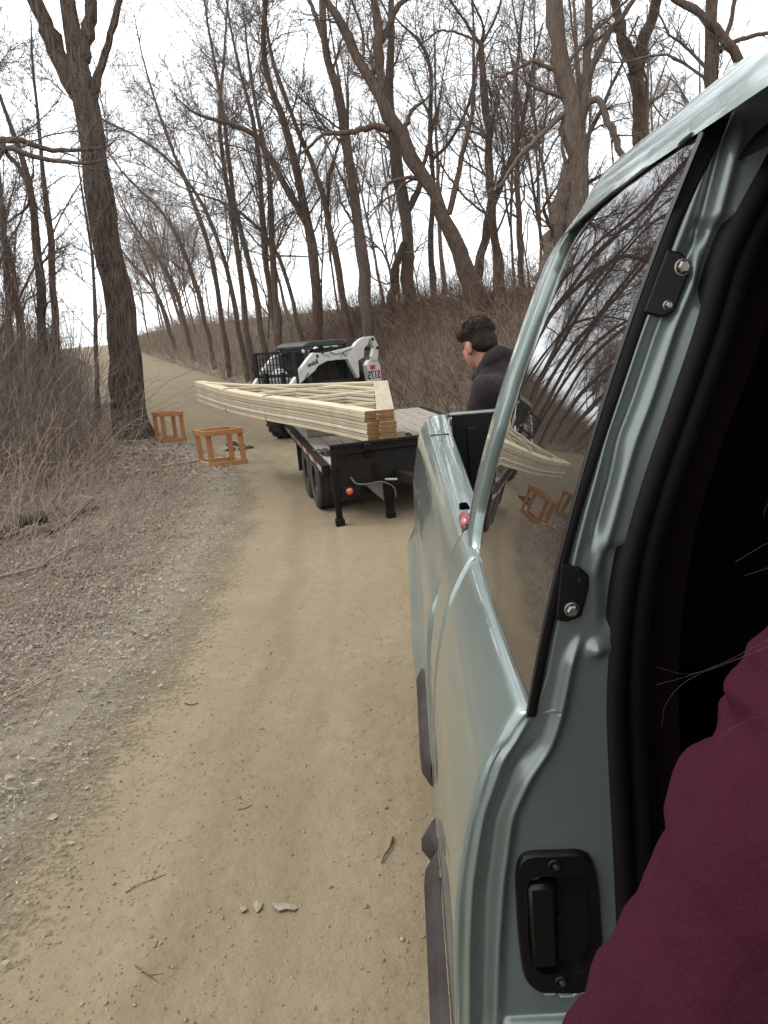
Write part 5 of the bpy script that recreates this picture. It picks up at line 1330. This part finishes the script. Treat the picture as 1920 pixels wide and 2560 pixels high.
# ------------------------------------------------------------------ fallen wood and scraps
def stick(name, label, pts, r0, m, cat_='branch', lift=.0, kids=0, seed=0, sides=8):
    P = []
    for a, b, h in pts:
        p = atz(a, b, -.05 + h); p[2] = tz(p[0], p[1]) + h; P.append(p)
    P = smooth_curve(np.array(P), 16); r = np.random.default_rng(seed); P[1:-1] += r.normal(0, r0 * .25, (14, 3))
    R = r0 * np.linspace(1, .55, 16) * (1 + r.normal(0, .06, 16))
    parts = [tubes(P[None], R[None], sides)]
    if kids:
        P2, R2 = grow(P[None], R[None], kids, .35 if r0 > .01 else .05, (55, 15), .25, r, K=5, ratio=.45, rmin=.005 if r0 > .01 else .0012); parts.append(tubes(P2, R2, 5))
    V, Q = cat_mesh(parts)
    return tag(link_mesh(name, mesh_np(name, V, Q), m), label, cat_)
stick('fallen_log', 'mossy fallen log entering from the left edge', [(-60, 1372, .14), (0, 1345, .14), (45, 1322, .15), (80, 1308, .17), (112, 1310, .12)], .095, bark_material('mossy_log', (.10, .082, .058), (.13, .115, .07), (.06, .05, .04)), 'log', seed=1, sides=12)
stick('fallen_branch', 'bent fallen branch lying on leaf litter right of the log', [(128, 1350, .04), (150, 1335, .05), (180, 1292, .06), (200, 1278, .05), (245, 1262, .03)], .045, BARK, seed=2, kids=2)
stick('fallen_branch', 'long thin fallen branch reaching in from the left below the log', [(-20, 1452, .05), (40, 1440, .06), (100, 1425, .06), (150, 1402, .05), (215, 1380, .03)], .018, TWIG_PALE, seed=3, kids=5)
stick('fallen_branch', 'pale fallen stick in front of the thicket', [(150, 1215, .15), (190, 1214, .12), (225, 1222, .08), (250, 1228, .03)], .020, TWIG_PALE, seed=4, kids=2)
stick('fallen_branch', 'thin straight stick pointing at the loose board', [(280, 1218, .02), (310, 1196, .03), (345, 1160, .04)], .020, TWIG_PALE, seed=5)
stick('fallen_branch', 'dark curled dead branch low at the left', [(130, 1425, .10), (122, 1438, .12), (150, 1450, .06), (200, 1448, .04), (240, 1440, .03)], .014, TWIG, seed=6, kids=4)
stick('dry_twig', 'dark brown curved twig on the road beside the pickup', [(985, 2120, .012), (978, 2145, .014), (966, 2165, .014), (957, 2187, .010)], .0045, mat('dark_twig', (.085, .05, .03), .8), 'twig', seed=7, sides=6)
stick('dry_twig', 'thin tan twig lying across the road', [(590, 2045, .006), (615, 2040, .008), (632, 2030, .006)], .0028, TWIG_PALE, 'twig', seed=8, sides=5)
stick('dry_twig', 'long thin twig on the dirt at lower left', [(320, 2262, .008), (355, 2240, .010), (420, 2215, .006)], .0019, BARK, 'twig', seed=9, sides=5, kids=3)
stick('dry_twig', 'small forked twig near the bottom left', [(345, 2450, .006), (370, 2470, .008), (400, 2490, .006)], .0019, BARK, 'twig', seed=10, sides=5, kids=3)
stick('dry_twig', 'tiny dark stick lying at the leaf edge', [(463, 1768, .010), (480, 1772, .012), (497, 1767, .010)], .0035, BARK, 'twig', seed=12, sides=5)
for k, (pts, lab) in enumerate((([(678, 2244), (702, 2240), (735, 2246), (742, 2254), (735, 2262), (715, 2258), (695, 2262), (684, 2254)], 'torn pale bark strip lying on the road'), ([(630, 2252), (640, 2238), (655, 2240), (652, 2256), (640, 2266)], 'crumpled grey leaf beside the bark strip on the road'), ([(598, 2256), (612, 2250), (616, 2262), (602, 2268)], 'small grey leaf scrap left of the crumpled leaf'))):
    P = [atz(a, b, .012) for a, b in pts]; r = np.random.default_rng(k)
    P = [np.array([p[0], p[1], tz(p[0], p[1]) + .011 + .007 * r.random()]) for p in P]
    c = np.mean(P, 0) + np.array([0, 0, .002]); n = len(P); mb = MB()
    mb.add(P + [c] + [q - np.array([0, 0, .004]) for q in P], [(i, (i + 1) % n, n) for i in range(n)] + [(n + 1 + i, n + 1 + (i + 1) % n, (i + 1) % n, i) for i in range(n)])
    tag(mb.build('bark_scrap', mat('pale_bark_scrap', (.27, .225, .16), .9, var=[(60, (.19, .155, .105), .4)]), None), lab, 'bark')
# ------------------------------------------------------------------ people
def blob(name, prims, m, parent, voxel, smooth=6, disp=None):
    """prims: ('c', p0, p1, r0, r1) capsules and ('e', centre, radii[, rot]) ellipsoids, fused into one surface"""
    mb = MB()
    for q in prims:
        if q[0] == 'c':
            p0, p1 = np.array(q[1], float), np.array(q[2], float); n = 8
            t = np.linspace(0, 1, n); mb.tube(p0 + (p1 - p0) * t[:, None], q[3] + (q[4] - q[3]) * t, 14)
            mb.ball(p0, q[3], 14); mb.ball(p1, q[4], 14)
        else:
            s0 = len(mb.v); mb.ball((0, 0, 0), q[2], 18)
            R_ = np.array(q[3]) if len(q) > 3 else np.eye(3)
            for i in range(s0, len(mb.v)): mb.v[i] = tuple(R_ @ np.array(mb.v[i]) + np.array(q[1]))
    o = mb.build(name, m, parent, smooth=True)
    rm = o.modifiers.new('fuse', 'REMESH'); rm.mode = 'VOXEL'; rm.voxel_size = voxel; rm.use_smooth_shade = True
    sm = o.modifiers.new('soften', 'SMOOTH'); sm.factor = .5; sm.iterations = smooth
    if disp:
        for sc, st in disp:
            tx = bpy.data.textures.new(name + '_folds', 'CLOUDS'); tx.noise_scale = sc; tx.noise_depth = 2
            d = o.modifiers.new('folds', 'DISPLACE'); d.texture = tx; d.strength = st; d.mid_level = .5; d.texture_coords = 'GLOBAL'
    return o
SKIN = mat('skin', (.33, .155, .105), .55, var=[(20, (.29, .13, .088), .2)], spec=.35)
HAIRM = mat('dark_brown_hair', (.017, .0105, .0075), .75, spec=.12, var=[(60, (.030, .019, .013), .3)], bump=[(120, .8, .006)], stretch=(1, 1, .3))
HOODIE = mat('charcoal_hoodie', (.026, .0205, .0215), .95, spec=.05, sheen=.05, var=[(9, (.032, .0255, .026), .2)], bump=[(250, .35, .002), (14, .25, .012)])
JEANS = mat('blue_jeans', (.05, .065, .10), .95, spec=.1, bump=[(200, .3, .002)])
BOOTS = mat('brown_boots', (.06, .04, .025), .8)
# the man behind the tailgate: bent forward, looking away to the left
HC_ = at(1194, 862, 4.30); fd = norm(np.array([-.66, .75, 0])); sdv = np.array([fd[1], -fd[0], 0])     # facing / his right
hip = np.array([HC_[0], HC_[1], 0]) - fd * .42 + np.array([.10, .02, 0]); g0 = tz(hip[0], hip[1])
man = thing('person', 'man with short dark hair in charcoal hoodie behind the tailgate, facing away', 'person', (hip[0], hip[1], g0))
pel = np.array([hip[0], hip[1], g0 + .92]); chest = HC_ - fd * .13 + np.array([.06, -.02, -.36]); neck = HC_ - fd * .055 + np.array([.02, 0, -.13])
tiltm = Matrix.Rotation(math.radians(0), 3, 'Z')
fw3 = norm(fd * .93 + np.array([0, 0, -.30])); rt3 = sdv; up3 = norm(np.cross(rt3, fw3)); HR = np.stack([rt3, fw3, up3], 1)     # head axes: right, forward, up
def hp_(r, f, u): return HC_ + HR @ np.array([r, f, u])
shL, shR = chest - sdv * .19 + np.array([0, 0, .13]), chest + sdv * .19 + np.array([0, 0, .13])
elL, elR = shL + fd * .10 + np.array([-.03, 0, -.29]), shR + fd * .10 + np.array([.05, 0, -.29])
haL, haR = elL + fd * .20 + np.array([.03, 0, -.14]), elR + fd * .20 + np.array([-.02, 0, -.14])
knL, knR = pel - sdv * .10 + fd * .05 + np.array([0, 0, -.44]), pel + sdv * .11 + fd * .03 + np.array([0, 0, -.44])
ftL, ftR = np.array([knL[0], knL[1], tz(knL[0], knL[1]) + .09]), np.array([knR[0], knR[1], tz(knR[0], knR[1]) + .09])
head_pr = [('e', hp_(0, -.012, .045), (.078, .098, .085), HR), ('e', hp_(0, .03, -.045), (.062, .07, .085), HR), ('e', hp_(0, .055, -.098), (.036, .035, .028), HR), ('e', hp_(0, .098, -.03), (.016, .022, .028), HR),
           ('c', hp_(0, .092, .01), hp_(0, .108, -.042), .010, .014), ('e', hp_(-.030, .082, -.012), (.016, .012, .010), HR), ('e', hp_(.030, .082, -.012), (.016, .012, .010), HR),
           ('e', hp_(0, .088, -.075), (.026, .014, .010), HR), ('e', hp_(-.078, .000, -.018), (.012, .026, .036), HR), ('e', hp_(.078, .000, -.018), (.012, .026, .036), HR), ('c', hp_(0, -.02, -.07), neck - fd * .03 + np.array([0, 0, -.08]), .056, .062)]
def fingers(h, d, sd2):
    out = [('e', h + d * .05, (.042, .042, .042))]
    for k, l in enumerate((.075, .085, .08, .062)):
        b = h + d * .085 + sd2 * (.03 - .02 * k); m1 = b + d * l * .5 + np.array([0, 0, -.012]); out += [('c', b, m1, .009, .0085), ('c', m1, m1 + d * l * .35 + np.array([0, 0, -.03]), .0085, .0075)]
    t0 = h + d * .04 + sd2 * .035; out += [('c', t0, t0 + d * .05 + sd2 * .03, .011, .009)]
    return out
body_pr = head_pr + [('c', neck, chest, .06, .09), ('c', chest, pel, .12, .12), ('c', shL, elL, .042, .036), ('c', elL, haL, .035, .026), ('c', shR, elR, .042, .036), ('c', elR, haR, .035, .026), ('c', pel - sdv * .09, knL, .07, .05), ('c', knL, ftL, .048, .034), ('c', pel + sdv * .09, knR, .07, .05), ('c', knR, ftR, .048, .034), ('c', chest, shL, .06, .042), ('c', chest, shR, .06, .042)]
for h, e_, s in ((haL, elL, 1), (haR, elR, -1)): body_pr += fingers(h, norm(h - e_), sdv * s)
blob('body', body_pr, SKIN, man, .0085, 3)
hair = blob('hair', [('e', hp_(0, -.022, .058), (.087, .101, .087), HR), ('e', hp_(0, -.055, .005), (.082, .066, .075), HR), ('e', hp_(0, .028, .094), (.060, .045, .036), HR), ('e', hp_(-.045, .02, .075), (.045, .07, .045), HR), ('c', hp_(-.03, -.085, -.03), hp_(.03, -.085, -.03), .028, .028)], HAIRM, man, .008, 3, [(.02, .005)])
rh = np.random.default_rng(4); th_ = rh.normal(0, 1, (1500, 3)); th_ = norm(th_); th_ = th_[(th_[:, 2] > -.15)]
p0 = np.array([hp_(*(t * np.array([.087, .100, .086]) + np.array([0, -.022, .060]))) for t in th_]); dirs = (HR @ (norm(th_ * np.array([1, .8, .5]) + np.array([0, .5, -.35]) + rh.normal(0, .45, th_.shape))).T).T
P = np.stack([p0, p0 + dirs * .007, p0 + dirs * .015 + np.array([0, 0, -.003])], 1); V, Q = tubes(P, np.tile([[.0017, .0014, .0006]], (len(P), 1)), 3)
o_ = np.array(W[man.name].translation); link_mesh('hair_tufts', mesh_np('hair_tufts', V - o_, Q), HAIRM, hair)
bk = -fd
hood_pr = [('c', chest + np.array([0, 0, .05]), pel + np.array([0, 0, .02]), .165, .165), ('e', chest + np.array([0, 0, .02]), (.20, .16, .20)), ('c', chest + np.array([0, 0, .09]), shL, .12, .078), ('c', chest + np.array([0, 0, .09]), shR, .12, .078),
           ('c', shL, elL, .080, .066), ('c', elL, haL, .062, .046), ('c', shR, elR, .080, .066), ('c', elR, haR, .062, .046), ('c', pel - sdv * .06, pel + sdv * .06, .165, .165),
           # bunched hood behind the neck
           ('c', at(1203, 928, 4.20), at(1222, 903, 4.19), .030, .042), ('c', at(1222, 903, 4.19), at(1250, 887, 4.21), .042, .055), ('c', at(1250, 890, 4.21), at(1300, 905, 4.26), .052, .06), ('c', at(1222, 938, 4.22), at(1290, 945, 4.24), .055, .09), ('c', at(1190, 945, 4.30), at(1207, 925, 4.22), .026, .032),
           ('c', neck + bk * .05 - sdv * .085 + np.array([0, 0, -.035]), neck + bk * .095 + np.array([0, 0, -.02]), .040, .056), ('c', neck + bk * .095 + np.array([0, 0, -.02]), neck + bk * .05 + sdv * .085 + np.array([0, 0, -.035]), .056, .040), ('c', neck + bk * .10 + np.array([0, 0, -.03]), chest + bk * .13 + np.array([0, 0, .10]), .060, .07),
           ('c', neck - sdv * .085 + bk * .03 + np.array([0, 0, -.05]), neck - sdv * .05 + fd * .07 + np.array([0, 0, -.12]), .036, .032), ('c', neck + sdv * .085 + bk * .03 + np.array([0, 0, -.05]), neck + sdv * .05 + fd * .07 + np.array([0, 0, -.12]), .036, .032)]
blob('hoodie', hood_pr, HOODIE, man, .010, 4, [(.11, .022), (.03, .006)])
blob('jeans', [('c', pel - sdv * .05, pel + sdv * .05, .155, .155), ('c', pel - sdv * .09, knL, .095, .07), ('c', knL, ftL + np.array([0, 0, .03]), .07, .062), ('c', pel + sdv * .09, knR, .095, .07), ('c', knR, ftR + np.array([0, 0, .03]), .07, .062)], JEANS, man, .014, 3)
for f_ in (ftL, ftR): blob('boot', [('c', f_ + np.array([0, 0, .05]), f_ + np.array([0, 0, -.02]), .058, .06), ('c', f_ + np.array([0, 0, -.045]), f_ + fd * .16 + np.array([0, 0, -.05]), .045, .042)], BOOTS, man, .012, 3)

# the photographer, seated, turned out of the door; only the maroon sleeve is in view
MAROON = mat('maroon_fleece', (.036, .0078, .0140), .95, spec=.03, sheen=.0, var=[(12, (.043, .0095, .0168), .2), (160, (.031, .0066, .012), .3), (420, (.041, .0098, .017), .3)], bump=[(420, .6, .0012), (110, .35, .003)])
sh = np.array([.345, .50, 1.415]); el = np.array([.150, .47, 1.055]); wr = np.array([.13, .10, 1.30]); hd = np.array([.05, -.07, 1.53])
ch = np.array([.56, .52, 1.26]); pl = np.array([.66, .40, .98]); hd_c = np.array([.60, .50, 1.72]); sh2 = np.array([.78, .50, 1.37]); el2 = np.array([.86, .35, 1.08]); wr2 = np.array([.72, .14, 1.02])
ph = thing('person', 'seated person in a maroon fleece sleeve at the lower right corner', 'person', (pl[0], pl[1], .5))
F3 = np.array([0, -1.0, 0])
pb = [('e', hd_c + np.array([0, 0, .03]), (.078, .098, .09)), ('e', hd_c + np.array([0, -.03, -.05]), (.06, .07, .075)), ('e', hd_c + np.array([0, -.10, -.02]), (.014, .02, .025)), ('e', hd_c + np.array([.08, 0, -.01]), (.012, .025, .034)), ('e', hd_c + np.array([-.08, 0, -.01]), (.012, .025, .034)), ('e', hd_c + np.array([.03, -.085, .0]), (.015, .011, .009)), ('e', hd_c + np.array([-.03, -.085, .0]), (.015, .011, .009)), ('e', hd_c + np.array([0, -.085, -.065]), (.024, .013, .009)),
      ('c', hd_c + np.array([0, .01, -.08]), ch + np.array([0, 0, .14]), .052, .058), ('c', ch, pl, .13, .13), ('c', ch + np.array([-.05, 0, .08]), sh, .07, .05), ('c', ch + np.array([.05, 0, .08]), sh2, .07, .05), ('c', sh, el, .045, .038), ('c', el, wr, .036, .028), ('c', wr, hd, .026, .028),
      ('c', sh2, el2, .045, .038), ('c', el2, wr2, .036, .026), ('c', pl + np.array([-.10, 0, 0]), (.50, -.02, .97), .075, .055), ('c', (.50, -.02, .97), (.46, -.12, .60), .052, .036), ('c', pl + np.array([.10, 0, 0]), (.80, -.02, .97), .075, .055), ('c', (.80, -.02, .97), (.80, -.12, .60), .052, .036)]
pb += fingers(hd, norm(hd - wr), np.array([1.0, 0, 0])) + fingers(wr2, norm(wr2 - el2), np.array([-1.0, 0, 0]))
blob('body', pb, SKIN, ph, .010, 3)
arm_dir = norm(el - sh)
sl = [('c', sh + np.array([.02, 0, .01]), sh + (el - sh) * .35, .118, .112), ('c', sh + (el - sh) * .35, sh + (el - sh) * .62, .108, .100), ('c', sh + (el - sh) * .62, el, .104, .092), ('c', el, wr, .085, .055), ('c', wr, wr + (hd - wr) * .3, .05, .042),
      ('c', ch + np.array([0, 0, .02]), pl, .17, .17), ('c', ch + np.array([-.04, 0, .06]), sh + np.array([.03, 0, .0]), .13, .11), ('c', ch + np.array([.04, 0, .06]), sh2, .13, .09), ('c', sh2, el2, .085, .07), ('c', el2, wr2, .066, .045),
      ('c', hd_c + np.array([-.07, .04, -.15]), hd_c + np.array([.07, .04, -.15]), .045, .045)]
sw = blob('sweatshirt', sl, MAROON, ph, .0068, 7, [(.09, .008)])
def bake(o, fn):
    """freeze the fused surface and push its folds along the normals"""
    bpy.context.view_layer.update()
    ev = o.evaluated_get(bpy.context.evaluated_depsgraph_get()); me = bpy.data.meshes.new_from_object(ev)
    n = len(me.vertices); co = np.empty(n * 3, np.float32); me.vertices.foreach_get('co', co); co = co.reshape(-1, 3)
    no = np.empty(n * 3, np.float32); me.vertices.foreach_get('normal', no); no = no.reshape(-1, 3)
    wco = co + np.array(W[o.name].translation)
    me.vertices.foreach_set('co', (co + no * fn(wco)[:, None]).astype(np.float32).ravel())
    me.polygons.foreach_set('use_smooth', np.ones(len(me.polygons), dtype=bool)); me.update()
    o.modifiers.clear(); o.data = me
    if not me.materials: me.materials.append(MAROON)
_fr = np.random.default_rng(12)
_folds = [(t + _fr.normal(0, .015), _fr.normal(-.10, .28), _fr.normal(0, .5), _fr.uniform(.010, .020), _fr.uniform(.005, .0125), _fr.uniform(-2.8, -.2), _fr.uniform(.5, 1.0)) for t in np.linspace(.05, 1.02, 17)]
def sleeve_folds(p):
    ax = el - sh; Ln = np.linalg.norm(ax); ax = ax / Ln; rel = p - sh; t = rel @ ax
    a = norm(np.cross(ax, (0, 1.0, 0))); b = np.cross(ax, a); u = rel @ a; v = rel @ b; th = np.arctan2(v, u)
    dist = np.hypot(u, v); out = np.zeros(len(p))
    wob = .010 * fbm(p[:, 0] + p[:, 1], p[:, 2], 16.0, 61)
    for t0, tl, cv, w, h, th0, ext in _folds:
        dth = np.angle(np.exp(1j * (th - th0)))
        c = t - (t0 * Ln + tl * .10 * dth + cv * .02 * dth ** 2) + wob
        out += h * np.exp(-(c / w) ** 2) * np.exp(-(dth / ext) ** 2) - .6 * h * np.exp(-((c - 1.6 * w) / w) ** 2) * np.exp(-(dth / ext) ** 2)
    return out * (dist < .2) + .0012 * fbm(p[:, 0] * 1.3 + p[:, 1], p[:, 2] + p[:, 1], 45.0, 62)
bake(sw, sleeve_folds)
blob('trousers', [('c', pl + np.array([-.08, 0, -.02]), pl + np.array([.08, 0, -.02]), .15, .15), ('c', pl + np.array([-.10, 0, -.02]), (.50, -.02, .97), .095, .075), ('c', (.50, -.02, .97), (.46, -.12, .62), .07, .06), ('c', pl + np.array([.10, 0, -.02]), (.80, -.02, .97), .095, .075), ('c', (.80, -.02, .97), (.80, -.12, .62), .07, .06)], JEANS, ph, .014, 3)
LHAIR = mat('brown_long_hair', (.07, .045, .03), .5, spec=.5)
blob('hair', [('e', hd_c + np.array([0, .02, .05]), (.095, .105, .095)), ('c', hd_c + np.array([-.06, .05, 0]), ch + np.array([-.12, .06, .10]), .055, .04), ('c', hd_c + np.array([.06, .05, 0]), ch + np.array([.12, .06, .10]), .055, .04), ('c', hd_c + np.array([0, .07, 0]), ch + np.array([0, .12, .10]), .06, .05)], LHAIR, ph, .012, 3, [(.03, .012)])
PS = []
for pts in ([(1990, 1560), (1900, 1610), (1800, 1660), (1720, 1685), (1640, 1668)], [(1990, 1580), (1860, 1640), (1720, 1690), (1640, 1712)], [(1990, 1590), (1840, 1650), (1720, 1700), (1665, 1760), (1655, 1815)], [(1985, 1340), (1920, 1358), (1880, 1380), (1838, 1405)], [(1985, 1400), (1920, 1420), (1860, 1440)], [(1980, 1760), (1900, 1790), (1830, 1820), (1800, 1850)], [(1990, 1250), (1925, 1255), (1908, 1290)]):
    PS.append(smooth_curve(np.array([at(a, b, .44) for a, b in pts]), 24))
PS = np.array(PS); V, Q = tubes(PS, np.full(PS.shape[:2], .00006), 4)
link_mesh('stray_hairs', mesh_np('stray_hairs', V - np.array(W[ph.name].translation), Q), LHAIR, ph)
